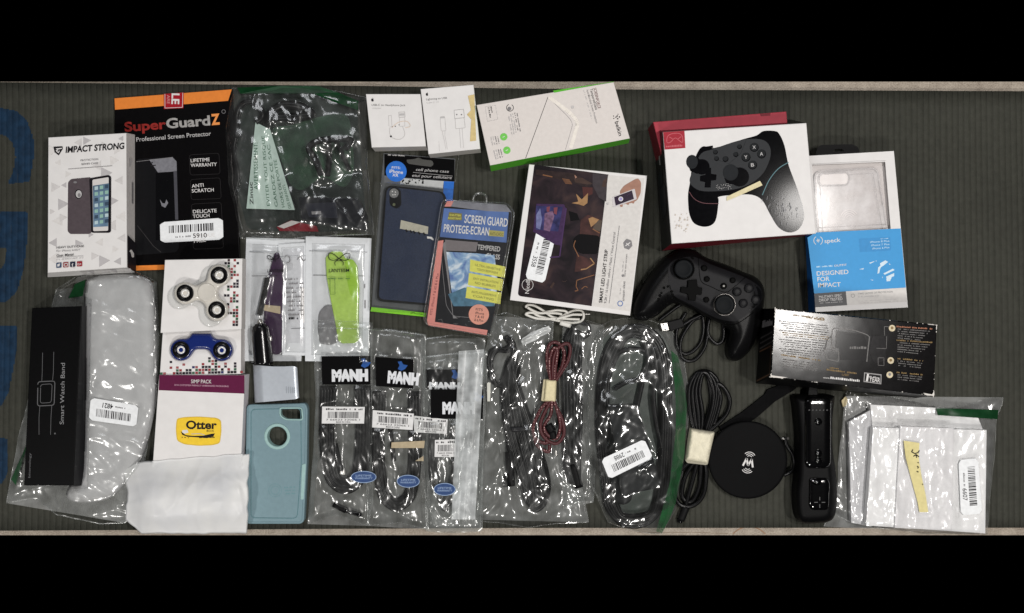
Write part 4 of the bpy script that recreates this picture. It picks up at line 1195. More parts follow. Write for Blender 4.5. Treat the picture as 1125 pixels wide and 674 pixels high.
def led_box():
    A = Z(560, 175, 7.031); B = Z(555, 260, 6.7375)
    q = [(581.3, 180.7), (711, 193.2), (692.3, 347), (560.2, 329.9)]
    t = thing('light_strip_box', 'white framed box with a dark living room picture and a sticker numbered 3558', 'box', 636, 263, 0)
    mb = MB(); h = 26; m = at(h); prism(mb, q, h, 0, WHITE, M('white_box_side', (186, 182, 178), .5))
    D = M('dark_room_print', (32, 26, 28), .35, var=.35, vscale=70); RB = M('red_brown_print', (58, 34, 32), .35, var=.45, vscale=120)
    BR = M('brown_print', (60, 45, 40), .35, var=.3, vscale=150); SK = M('skin_print', (150, 112, 96), .45, var=.12, vscale=150)
    OG = M('tan_print', (146, 112, 76), .4, var=.12); PU = M('purple_print', (56, 36, 70), .35, var=.2); OR = M('orange_line', (118, 80, 54), .4)
    pic = rounded([A((190, 42)), A((764, 120)), B((640, 516)), B((92, 440))], [2, 0, 0, 4], 4)
    DP = bpy.data.materials.new('dark_room_picture'); DP.use_nodes = True
    nt = DP.node_tree; N = nt.nodes; L = nt.links; bs = N['Principled BSDF']
    tc = N.new('ShaderNodeTexCoord'); n = N.new('ShaderNodeTexNoise'); n.inputs['Scale'].default_value = 42; n.inputs['Detail'].default_value = 7; n.inputs['Distortion'].default_value = .8
    cr = N.new('ShaderNodeValToRGB'); e = cr.color_ramp.elements
    e[0].position = .36; e[0].color = (.008, .006, .008, 1); e[1].position = .78; e[1].color = (.058, .034, .032, 1)
    el = e.new(.52); el.color = (.022, .014, .018, 1)
    L.new(tc.outputs['Object'], n.inputs['Vector']); L.new(n.outputs['Fac'], cr.inputs['Fac']); L.new(cr.outputs['Color'], bs.inputs['Base Color']); bs.inputs['Roughness'].default_value = .4; bs.inputs['Specular IOR Level'].default_value = .1
    poly(mb, pic, DP, m)
    poly(mb, A((760, 124), (1040, 150)) + B((925, 555), (645, 516)), M('pale_grey_print', (200, 197, 194), .45), m)
    poly(mb, A((200, 80), (500, 110), (640, 190), (600, 215), (420, 165), (200, 120)), M('dim_brown', (40, 29, 29), .35, var=.3), m)
    poly(mb, A((498, 150), (560, 145), (640, 190), (600, 196), (505, 180)), BR, m); poly(mb, A((500, 120), (520, 140), (506, 150)), SK, m)
    poly(mb, A((640, 110), (755, 125), (745, 330), (690, 300), (640, 200)), M('couch_grey', (52, 46, 50), .4, var=.2), m)
    poly(mb, A((720, 170), (752, 140), (745, 215), (712, 215)), BR, m)
    line(mb, A((255, 122), (330, 138)), 1.2, OR, m)
    for i in range(5): line(mb, A((405+i*6, 152+i*9), (462+i*5, 160+i*8)), .6, OR, m)
    poly(mb, A((560, 215), (640, 220), (640, 270), (570, 300)), M('deep_red', (66, 32, 30), .4), m)
    poly(mb, A((512, 268), (556, 312), (605, 262), (600, 340), (570, 362), (535, 350), (478, 340), (530, 328)), OG, m)
    poly(mb, A((548, 470), (605, 430), (715, 470), (692, 600), (538, 612)), RB, m)
    poly(mb, A((608, 460), (640, 448), (690, 468), (660, 500), (628, 526)), OG, m)
    poly(mb, A((660, 500), (690, 470), (712, 475), (700, 560), (640, 540)), M('couch_olive', (76, 66, 58), .4), m)
    line(mb, A((640, 540), (696, 572)), 1., OR, m)
    poly(mb, A((455, 400), (520, 420), (540, 470), (470, 480)), M('black_shape', (16, 15, 17), .4), m)
    poly(mb, B((530, 130), (650, 178), (672, 200), (570, 258), (514, 262)), RB, m)
    poly(mb, rounded(B((500, 20), (545, -20), (700, -5), (690, 130), (560, 130), (510, 90)), 4), M('black_shape', (16, 15, 17), .4), m)
    line(mb, smooth_line(B((520, 30), (508, 70), (520, 100), (545, 150))), .9, OR, m)
    line(mb, B((560, 246), (600, 240), (660, 200), (630, 160)), 1.2, OG, m)
    line(mb, B((660, 285), (530, 325), (525, 370), (540, 400), (515, 405)), .9, OR, m); line(mb, smooth_line(B((565, 390), (590, 370), (610, 378))), .8, OR, m)
    poly(mb, B((330, 375), (355, 340), (368, 345), (345, 385)), BR, m); line(mb, smooth_line(B((420, 330), (440, 335), (455, 325))), .5, BR, m)
    # picture of a lit television
    poly(mb, A((205, 345), (420, 350), (440, 400), (395, 668), (350, 660)) + [A((180, 560))], PU, m)
    poly(mb, A((205, 360), (410, 368), (375, 560), (200, 545)), M('tv_blue', (48, 48, 88), .3, var=.55, vscale=140), m)
    poly(mb, A((205, 430), (235, 380), (250, 470), (235, 545), (205, 530)), M('tv_pale', (104, 108, 146), .3, var=.3, vscale=200), m)
    poly(mb, A((270, 420), (330, 400), (345, 440), (310, 560), (262, 548)), M('tv_pink', (104, 80, 104), .3, var=.4, vscale=260), m)
    poly(mb, A((285, 370), (312, 365), (305, 410), (285, 405)), M('tv_red', (110, 60, 70), .3), m); poly(mb, A((340, 375), (370, 372), (362, 430), (340, 420)), M('tv_red', (110, 60, 70), .3), m)
    VL = M('violet_line', (64, 42, 80), .35)
    line(mb, [A((436, 380)), B((403, 150)), B((330, 155))], 1.4, VL, m)
    # logo
    c = B((166, 358)); ring(mb, c, 6.1, .5, WINK, m); text(mb, 'NiceB', B((176, 424)), B((184, 322)), 4.3, WINK, m)
    # hand with a phone
    poly(mb, rounded(A((850, 250), (880, 208), (960, 160), (992, 148), (1015, 180), (1012, 260), (985, 318), (940, 340), (870, 350)), 2), SK, m)
    poly(mb, rounded(A((790, 295), (965, 228), (982, 310), (800, 376)), 1.2), M('phone_silver', (190, 186, 188), .4), m)
    poly(mb, A((806, 294), (944, 242), (960, 308), (818, 360)), M('phone_screen_print', (40, 26, 46), .3, var=.2), m)
    disc(mb, A((858, 308)), 2.6, WINK, m); disc(mb, A((858, 308)), 1.7, M('lilac_dot', (150, 140, 190), .4), m)
    for x, y in ((850, 362), (900, 345), (940, 335)): poly(mb, A((x, y-8), (x+25, y-12), (x+20, y+8), (x+4, y+6)), SK, m)
    for x, y in ((905, 285), (915, 275), (925, 270)): line(mb, A((x, y), (x+8, y-3)), .5, VL, m)
    disc(mb, A((755, 345)), 1.2, LGREY, m)
    text(mb, 'SMART LED LIGHT STRIP', B((718, 492)), B((762, 100)), 3.6, INK, m, .02)
    text(mb, '9.2ft / 16 million colors / Music / Voice Control', B((748, 496)), A((818, 568)), 2.5, GREY, m)
    line(mb, [B((770, 496)), A((847, 515))], .4, GREY, m)
    ring(mb, B((852, 497)), 2.7, .8, M('ring_blue', (92, 120, 176), .45), m)
    text(mb, 'amazon alexa', B((882, 478)), B((889, 332)), 2.6, GREY, m)
    dashes(mb, B((852, 440)), B((858, 385)), 1.0, LGREY, m, 2)
    disc(mb, B((872, 290)), 1.4, GREY, m); text(mb, 'works with assistant', B((890, 300)), B((905, 130)), 1.6, GREY, m); dashes(mb, B((872, 262)), B((880, 185)), 1.2, LGREY, m, 7)
    b0 = B((908, 58)); poly(mb, [(b0[0]+5.2*math.cos(a)*(1.0), b0[1]+6*math.sin(a)) for a in [2*math.pi*k/6+.3 for k in range(6)]], GREY, m)
    line(mb, B((890, 70), (925, 45)), 1.0, WINK, m); line(mb, B((896, 50), (918, 68)), .8, WINK, m)
    mb.build('carton', t)
    sticker(t, [(611, 257.4), (598.3, 311.4), (576.9, 305.8), (589.8, 253)], at(h+.3), '3558', 12)
led_box()

def controller_box():
    P = Z(690, 115, 3.967)
    t = thing('game_controller_box', 'big box with a gamepad picture and red inner tray', 'box', 815, 200, 0)
    q = [(728.3, 145.2), (886.1, 135.2), (896.7, 256.9), (737.9, 268)]
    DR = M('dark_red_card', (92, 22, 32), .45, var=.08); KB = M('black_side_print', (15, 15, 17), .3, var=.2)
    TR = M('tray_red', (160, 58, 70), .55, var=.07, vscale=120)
    mb = MB(); h = 66; m = at(h)
    prism(mb, q, h, 4, WHITE, [KB, DR, DR, KB], [(718, 140.5), (868.5, 131.5), (880.5, 260), (727, 276)], .9)
    RT = M('red_logo_panel', (150, 34, 48), .5)
    poly(mb, P((153, 121), (246, 115), (250, 190), (160, 197)), RT, m)
    lr = M('logo_line', (186, 96, 104), .5)
    line(mb, smooth_line(P((170, 165), (172, 140), (190, 128), (220, 126), (236, 138), (238, 165), (226, 160), (205, 146), (184, 165)), 4, True)+[P((170, 165))], .6, lr, m)
    line(mb, P((180, 142), (194, 150)), .6, lr, m); line(mb, P((218, 150), (232, 140)), .6, lr, m)
    text(mb, 'MYGT', P((166, 187)), P((205, 184)), 2.4, lr, m, .03) if False else dashes(mb, P((166, 187)), P((236, 183)), 2.2, lr, m, 3, 1.)
    G1 = M('pad_print_black', (11, 11, 13), .10, spec=.035, var=.2, vscale=200); G2 = M('pad_print_grey', (35, 37, 40), .5, spec=.15, var=.06); G3 = M('pad_print_dark', (30, 32, 34), .5, spec=.15)
    body = smooth_line(P((270, 340), (262, 385), (262, 430), (268, 480), (288, 518), (328, 533), (365, 525), (385, 495), (395, 420), (397, 402), (470, 394), (540, 394), (585, 418), (620, 480), (655, 535), (700, 558), (742, 545), (766, 500), (760, 440), (735, 360), (700, 265), (682, 180), (660, 130), (640, 116), (590, 116), (560, 135), (500, 152), (375, 190), (330, 182), (305, 205), (280, 270)), 4, True)
    poly(mb, body, G1, m)
    face = smooth_line(P((268, 330), (285, 285), (318, 215), (370, 195), (480, 158), (560, 150), (605, 165), (622, 205), (612, 255), (580, 310), (520, 352), (440, 374), (330, 378), (285, 360)), 4, True)
    poly(mb, face, G2, m)
    line(mb, P((370, 195), (378, 238), (440, 258), (490, 215), (515, 155)), .4, G3, m)
    line(mb, smooth_line(P((585, 395), (615, 330), (655, 280), (700, 252))), .8, M('teal_line', (80, 120, 128), .4), m)
    line(mb, smooth_line(P((266, 380), (290, 412), (330, 430), (396, 432))), .6, M('maroon_line', (92, 50, 56), .4), m)
    line(mb, P((330, 190), (370, 184)), 2.5, G1, m)
    for x, y, s in ((550, 187, 'X'), (582, 216, 'A'), (514, 230, 'Y'), (543, 264, 'B')):
        disc(mb, P((x, y)), 5, G1, m); disc(mb, P((x-1, y-2)), 4.4, G3, m); text(mb, s, P((x-7, y+7)), P((x+7, y+6)), 3.6, LGREY, m, .03)
    for x, y, r in ((381, 208, 2.6), (386, 236, 2.6), (425, 238, 3.2), (470, 218, 2.8), (486, 184, 2.6)): disc(mb, P((x, y)), r, G1, m); disc(mb, P((x-1, y-2)), r*.8, G3, m)
    poly(mb, P((336, 278), (362, 276), (362, 302), (386, 306), (384, 330), (362, 332), (360, 362), (334, 362), (336, 338), (314, 334), (314, 312), (338, 306)), G1, m)
    disc(mb, P((322, 272)), 8.5, G1, m); poly(mb, P((262, 262), (300, 228), (338, 262), (332, 292), (300, 302), (272, 290)), G1, m); disc(mb, P((279, 250)), 6.4, M('stick_print', (30, 32, 35), .5, spec=.2), m, 7.6); ring(mb, P((279, 250)), 6, .7, G3, m)
    disc(mb, P((486, 316)), 10.5, G1, m); poly(mb, P((420, 320), (430, 345), (500, 352), (520, 300), (460, 265)), G1, m); disc(mb, P((447, 296)), 8.4, M('stick_print', (30, 32, 35), .5, spec=.2), m, 9); ring(mb, P((447, 296)), 7.6, .7, G3, m)
    rnd = random.Random(6)
    for i in range(40): x, y = rnd.uniform(385, 450), rnd.uniform(345, 370); disc(mb, P((x, y)), .35, LGREY, m, n=5)
    for i in range(26): x = rnd.uniform(205, 265); y = rnd.uniform(470, 560); disc(mb, P((x, y)), rnd.uniform(.3, 1.), M('card_scuff', (186, 174, 160), .7), m, n=6)
    # glare streaks on the pictured right grip, painted on as fine pale strokes
    for i in range(60):
        x = rnd.gauss(672, 40); y = rnd.gauss(450, 34)
        if 560 < x < 760 and y > 380+ (x < 600)*30 and (x-560)*.9+360 > y-60: line(mb, P((x, y), (x-2, y+rnd.uniform(4, 18))), .35, M('glare_streak_print', (120, 120, 124), .3), m)
    # left side panel print
    smf = lambda u, v, dz=0: (W(*bil([(718, 140.5), q[0], q[3], (727, 276)], u, v), 4+62*u) + Vector((-.00025, 0, .0001)))
    for k, (a, b, c, d) in enumerate(((.2, .5, .8, .62), (.3, .6, .75, .72), (.15, .38, .6, .46))): poly(mb, [(a, b), (c, b-.04), (c, d), (a, d+.04)], G3, smf)
    dashes(mb, (.5, .3), (.5, .1), .18, GREY, smf, 4)
    cb = mb.build('printed_sleeve', t)
    mb = MB(); poly(mb, P((430, 402), (575, 333), (586, 352), (470, 404), (430, 420)), CREAM, at(h+.9)); mb.build('masking_tape', cb)
    mb = MB()
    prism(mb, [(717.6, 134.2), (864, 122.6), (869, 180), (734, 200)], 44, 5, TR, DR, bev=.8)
    o = mb.build('inner_tray', t)
    mb = MB(); poly(mb, [(835, 125.3), (846, 124.4), (846.5, 127.2), (836, 128)], M('tray_seam', (110, 26, 38), .5), at(44.1)); mb.build('tray_tab', o)
controller_box()

def clear_case_box():
    P = Z(865, 140, 3.208); A = Z(885, 160, 7.487); B = Z(880, 245, 6.742)
    t = thing('phone_case_box', 'white and sky blue phone case box with a window onto a clear case', 'box', 943, 255, 0)
    q = [(888.5, 171.5), (982, 166.2), (997.5, 338), (896, 343)]
    h = 24; m = at(h); SB = M('sky_blue_print', (56, 142, 200), .45, var=.03); DB = M('deep_blue_side', (30, 92, 160), .5)
    mb = MB(); 
    win = rounded([A((52, 160)), A((655, 135)), B((665, 45)), B((120, 72))], .5)
    plate(mb, [q[0], q[1], q[2], q[3]], [win], h, h-1, WHITE, WHITES)
    prism(mb, q, h-1.01, 15.2, WHITES, WHITES, bev=0) if False else None
    base = [(W(*p, h).x, W(*p, h).y) for p in q]
    bp = [(p[0]/S+CX, CY-p[1]/S) for p in base]     # the same outline at mat level
    for i in range(4):
        a, b = q[i], q[(i+1) % 4]; a0, b0 = bp[i], bp[(i+1) % 4]
        mat = DB if i == 3 else WHITES
        mb.face([W(*a, h-.02), W(*b, h-.02), W(*b0, .3), W(*a0, .3)], mat)
    mb.face([W(*p, .2) for p in bp], WHITES)
    poly(mb, B((48, 110), (110, 72), (738, 42), (777, 480), (98, 524)), SB, m)
    text(mb, 'speck', B((175, 150)), B((293, 140)), 4.3, WINK, m, .03)
    for s_, a0, a1 in ((0, 120, 240), (1, -60, 60)): ring(mb, B((127, 132)), 4.8, .7, WINK, m, a0, a1, 12)
    for k in range(3):
        a = k*math.pi/3+.2; c = B((127, 132)); line(mb, [(c[0]-2.2*math.cos(a), c[1]-2.2*math.sin(a)), (c[0]+2.2*math.cos(a), c[1]+2.2*math.sin(a))], .6, WINK, m)
    poly(mb, B((428, 118), (660, 104), (668, 206), (436, 218)), M('blue_panel_print', (50, 132, 190), .45), m)
    for i, s in enumerate(('iPhone 8 Plus', 'iPhone 7 Plus', 'iPhone 6 Plus')): text(mb, s, B((512+i*8, 150+i*24)), B((655, 140+i*24)), 1.9, M('ice_ink', (176, 206, 226), .5), m, .02)
    dashes(mb, B((590, 122)), B((655, 118)), 1., M('ice_ink', (176, 206, 226), .5), m, 3)
    dashes(mb, B((115, 332)), B((236, 324)), 1.7, M('ice_ink', (176, 206, 226), .5), m, 5); text(mb, 'OUTFIT', B((246, 326)), B((340, 318)), 2.1, WINK, m, .03)
    text(mb, 'DESIGNED', B((117, 392)), B((352, 378)), 4.6, WINK, m, .03); text(mb, 'FOR', B((122, 434)), B((212, 430)), 4.6, WINK, m, .03); text(mb, 'IMPACT', B((127, 478)), B((294, 472)), 4.6, WINK, m, .03)
    IW = M('ice_shape', (196, 214, 226), .5)
    for pts in (((585, 300), (625, 278), (645, 290), (610, 318), (590, 330)), ((572, 330), (600, 310), (585, 345), (580, 372), (566, 378)), ((610, 376), (680, 340), (694, 350), (620, 385)), ((628, 400), (690, 372), (690, 395), (640, 415)), ((632, 412), (672, 404), (660, 432), (634, 434)), ((505, 296), (545, 284), (540, 290), (512, 304)), ((430, 344), (465, 336), (462, 346)), ((600, 402), (606, 398), (604, 412)), ((512, 420), (538, 424), (530, 428)), ((550, 282), (562, 280), (558, 286)), ((650, 300), (664, 308), (656, 312))):
        poly(mb, B(*pts), IW, m)
    poly(mb, B((98, 524), (332, 508), (342, 610), (106, 626)), M('slate_print', (88, 88, 90), .5), m)
    poly(mb, B((332, 508), (777, 480), (784, 584), (342, 610)), M('pale_grey_print', (200, 197, 194), .45), m)
    text(mb, 'MILITARY-SPEC', B((134, 560)), B((303, 546)), 2.8, WINK, m, .025); text(mb, 'DROP TESTED', B((134, 584)), B((308, 572)), 2.9, WINK, m, .025); dashes(mb, B((134, 598)), B((308, 588)), .9, LGREY, m, 6)
    text(mb, 'TWO LAYERS OF PROTECTION', B((424, 532)), B((680, 516)), 1.9, GREY, m, .02); dashes(mb, B((424, 552)), B((576, 544)), 1.2, LGREY, m, 4)
    ring(mb, B((384, 540)), 1.9, .4, GREY, m); 
    for i in range(2): dashes(mb, B((434, 584+i*14)), B((720, 568+i*14)), 1.1, M('pale_line', (186, 183, 182), .5), m, 10+i)
    line(mb, A((50, 154), (660, 125)), .4, LGREY, m)
    mb.build('carton', t)
    mb = MB(); prism(mb, [win[0], win[5] if len(win) > 5 else win[1], win[len(win)//2], win[-1]] if False else [A((50, 158)), A((658, 132)), B((668, 50)), B((118, 76))], 18.5, .5, M('window_card', (192, 186, 184), .7, spec=.1, var=.03), bev=0)
    mb.build('inner_card', t)
    # the clear case behind the window
    c = tag(bpy.data.objects.new('clear_phone_case', None), 'see-through phone case lying behind the window of the sky blue box', 'phone case'); COL.objects.link(c); c.location = W(925, 220, 18.6)
    out = rounded([A((70, 215)), A((590, 185)), B((640, 48)), B((125, 74))], [8, 8, 1, 1], 7)
    CC = film_mat('case_clear', .5, tint=(.985, .98, .98), gloss=.12, rough=.12, hcol=(.74, .71, .71), bump=.0, base=.004)
    mb = MB(); prism(mb, out, 21.4, 18.7, CC, bev=1.6, smooth=True, bottom=False)
    i1 = inset(out, -5.5 if area2(out) < 0 else 5.5); tube(mb, [(x, y, 21.4) for x, y in i1], .5, CC, n=6, sm=1, closed=True)
    tube(mb, [(x, y, 20.8) for x, y in out], .7, CC, n=6, sm=1, closed=True)
    s = mb.build('shell', c)
    mb = MB(); cam = rounded(A((118, 240), (335, 228), (350, 250), (345, 318), (130, 322), (112, 300)), 4, 6); prism(mb, cam, 21.9, 21., M('clear_case_bright', (216, 210, 208), .4, spec=.2, var=.02), bev=.5)
    tube(mb, [(x, y, 21.8) for x, y in inset(cam, 1.5 if area2(cam) < 0 else -1.5)], .5, CC, n=6, sm=1, closed=True); mb.build('camera_opening', s)
    mb = MB(); mm = at(21.5)
    for k in range(4): ring(mb, A((360, 600)), 3+k*2.2, .35, M('clear_swirl', (214, 206, 204), .3), mm, 190, 330, 14)
    mb.build('moulded_mark', s)
    mb = MB()
    gridq(mb, [A((50, 158)), A((658, 132)), B((668, 50)), B((118, 76))], film_mat('window_film', .03, tint=(.99, .99, .99), base=.004, gloss=.06, rough=.08, bump=.25, bscale=90), at(22.6), 10, 10); mb.build('window_film', t)
    # hanger
    mb = MB(); tab = rounded([(896, 171), (897.5, 163), (902, 159.4), (936, 158.6), (943, 162), (944.5, 168.5)], 2)
    slot = rounded(A((225, 52), (238, 34), (262, 28), (300, 32), (320, 48)), 1)
    plate(mb, tab, [slot], 14, 12.6, M('black_hanger', (10, 10, 11), .5, spec=.25)); mb.build('hang_tab', t)
clear_case_box()

def stereo_box():
    P = Z(830, 325, 5.357); A = Z(830, 330, 6.743)
    t = thing('electronics_box', 'glossy black box with silver and gold print and scuffed corners, below the sky blue box', 'box', 938, 388, 0)
    q = [(851, 339), (1029.6, 357), (1026, 435.4), (846.6, 414.8)]
    base = [(836.5, 339.5), (1010, 356.5), (1006.5, 437.5), (830.5, 421.5)]
    G = M('glossy_black_print', (9, 8, 9), .15, spec=.16, var=.25, bump=.35, bscale=14)
    sd = M('black_box_edge', (12, 12, 13), .4)
    mb = MB(); h = 62; m = at(h); prism(mb, q, h, 0, G, sd, base, .9)
    SV = M('silver_print_line', (100, 98, 97), .35, var=.2, spec=.12); GD = M('gold_print', (118, 96, 58), .35, var=.2, spec=.12); DGY = M('dim_silver', (66, 64, 64), .3, var=.2, spec=.12)
    # device picture
    ol = smooth_line(P((470, 190), (452, 205), (448, 290), (462, 310), (470, 300), (476, 200)), 4)
    line(mb, ol, 1.1, SV, m); line(mb, smooth_line(P((470, 192), (560, 200), (650, 228), (670, 245))), .9, SV, m)
    line(mb, P((405, 318), (400, 325), (425, 374), (488, 388), (490, 330), (440, 316), (405, 318)), .9, SV, m)
    line(mb, P((410, 316), (420, 260), (448, 240)), 1.6, DGY, m)
    poly(mb, P((480, 205), (640, 230), (660, 310), (640, 380), (500, 380), (490, 310), (468, 305)), M('device_print', (20, 19, 20), .15, var=.3, vscale=120, spec=.12), m)
    line(mb, P((672, 240), (664, 300), (655, 390)), 1.1, SV, m)
    poly(mb, P((690, 240), (760, 238), (770, 380), (700, 400), (668, 330)), M('device_panel', (30, 29, 30), .15, var=.3, spec=.12), m)
    text(mb, 'BESTOV', P((555, 312)), P((655, 312)), 2.8, SV, m, .03) if False else dashes(mb, P((555, 314)), P((655, 314)), 3.2, SV, m, 4, 1)
    line(mb, P((760, 235), (758, 182), (795, 184)), .5, SV, m); line(mb, P((712, 310), (770, 312), (772, 240)), .5, SV, m); line(mb, P((722, 410), (722, 366), (756, 366), (756, 412), (722, 410)), .5, SV, m)
    for i, y in enumerate((230, 268)): line(mb, P((384, y), (450, y+4)), .4, SV, m)
    # text columns
    dashes(mb, P((215, 118)), P((405, 138)), 1.8, GD, m, 1); dashes(mb, P((285, 128)), P((405, 150)), 2.2, GD, m, 2)
    for i in range(15): dashes(mb, P((140+ (i % 4)*12, 152+i*13.5)), P((430-max(0, i-7)*8, 182+i*13)), 1.25, SV if i not in (5, 6) else GD, m, 20+i, .85)
    dashes(mb, P((150, 352)), P((382, 386)), 1.8, GD, m, 41)
    for i in range(4): dashes(mb, P((162, 378+i*13)), P((388-i*10, 408+i*12)), 1.35, SV, m, 50+i)
    dashes(mb, P((436, 428)), P((490, 434)), 1.6, GD, m, 60); dashes(mb, P((418, 440)), P((594, 462)), 2.0, GD, m, 61); text(mb, 'USE!', P((508, 470)), P((550, 474)), 2.2, GD, m, .03)
    text(mb, 'www.', P((398, 487)), P((438, 490)), 1.8, WINK, m, .03); dashes(mb, P((440, 490)), P((612, 508)), 2.6, WINK, m, 63, 1)
    poly(mb, P((640, 452), (742, 464), (740, 522), (636, 508)), M('badge_edge', (140, 138, 138), .4), m); poly(mb, P((645, 458), (737, 470), (735, 516), (641, 503)), M('badge_black', (20, 20, 20), .4), m)
    text(mb, '1', P((650, 500)), P((662, 502)), 7., WINK, m, .06); text(mb, 'YEAR', P((668, 504)), P((732, 512)), 4.6, WINK, m, .04); dashes(mb, P((668, 480)), P((728, 488)), 1.6, LGREY, m, 64)
    for x, y in ((804, 192), (796, 382), (790, 466)): disc(mb, P((x, y)), 3.6, M('icon_cream', (190, 178, 150), .4, var=.15), m); disc(mb, P((x, y-2)), 1.6, GD if y < 440 else GREY, m)
    for y0, n in ((182, 6), (262, 6), (370, 4), (452, 4)):
        for i in range(n): dashes(mb, P((830+(6 if i else 0), y0+i*13+4)), P((1040-i*14 if y0 < 360 else 985-i*4, y0+18+i*13)), 1.7 if i == 0 else 1.2, (GD if y0 != 182 else M('red_gold', (150, 96, 70), .4)) if i == 0 else SV, m, int(y0)+i)
    # worn corners
    rnd = random.Random(2); sc = M('white_scuff', (206, 202, 196), .7)
    e = [q[0], q[1], q[2], q[3]]
    for k in range(4):
        a, b = e[k], e[(k+1) % 4]
        for i in range(26):
            t_ = min(.999, max(.001, rnd.choice((rnd.gauss(0, .05), rnd.gauss(1, .05), rnd.random())))); t_ = abs(t_) if t_ < .5 else t_
            x, y = a[0]+(b[0]-a[0])*t_, a[1]+(b[1]-a[1])*t_; cx, cy = 938, 387; x += (cx-x)*.006; y += (cy-y)*.012
            l = rnd.uniform(.5, 2.4); dx, dy = (b[0]-a[0]), (b[1]-a[1]); L_ = math.hypot(dx, dy)
            line(mb, [(x, y), (x+dx/L_*l, y+dy/L_*l)], rnd.uniform(.3, .9), sc, m)
    poly(mb, P((985, 572), (1000, 575), (1040, 582), (1052, 560), (1053, 588), (1010, 588)), sc, m)
    poly(mb, P((86, 462), (100, 470), (190, 482), (150, 486), (92, 480)), sc, m)
    # left side panel
    smf = lambda u, v, dz=0: (W(*bil([base[0], q[0], q[3], base[3]], u, v), 62*u) + Vector((-.00025, 0, .0001)))
    text(mb, 'STITCH', (.12, .30), (.95, .20), .11, DGY, smf, .04) if False else dashes(mb, (.15, .26), (.92, .24), .10, GREY, smf, 5, 1.)
    for v in (.38, .45, .52): line(mb, [(.1, v+.02), (.95, v-.04)], .022, DGY, smf)
    line(mb, [(.1, .58), (.92, .54), (.92, .95), (.05, .97)], .02, M('brown_line', (90, 66, 50), .4), smf)
    mb.build('carton', t)
stereo_box()
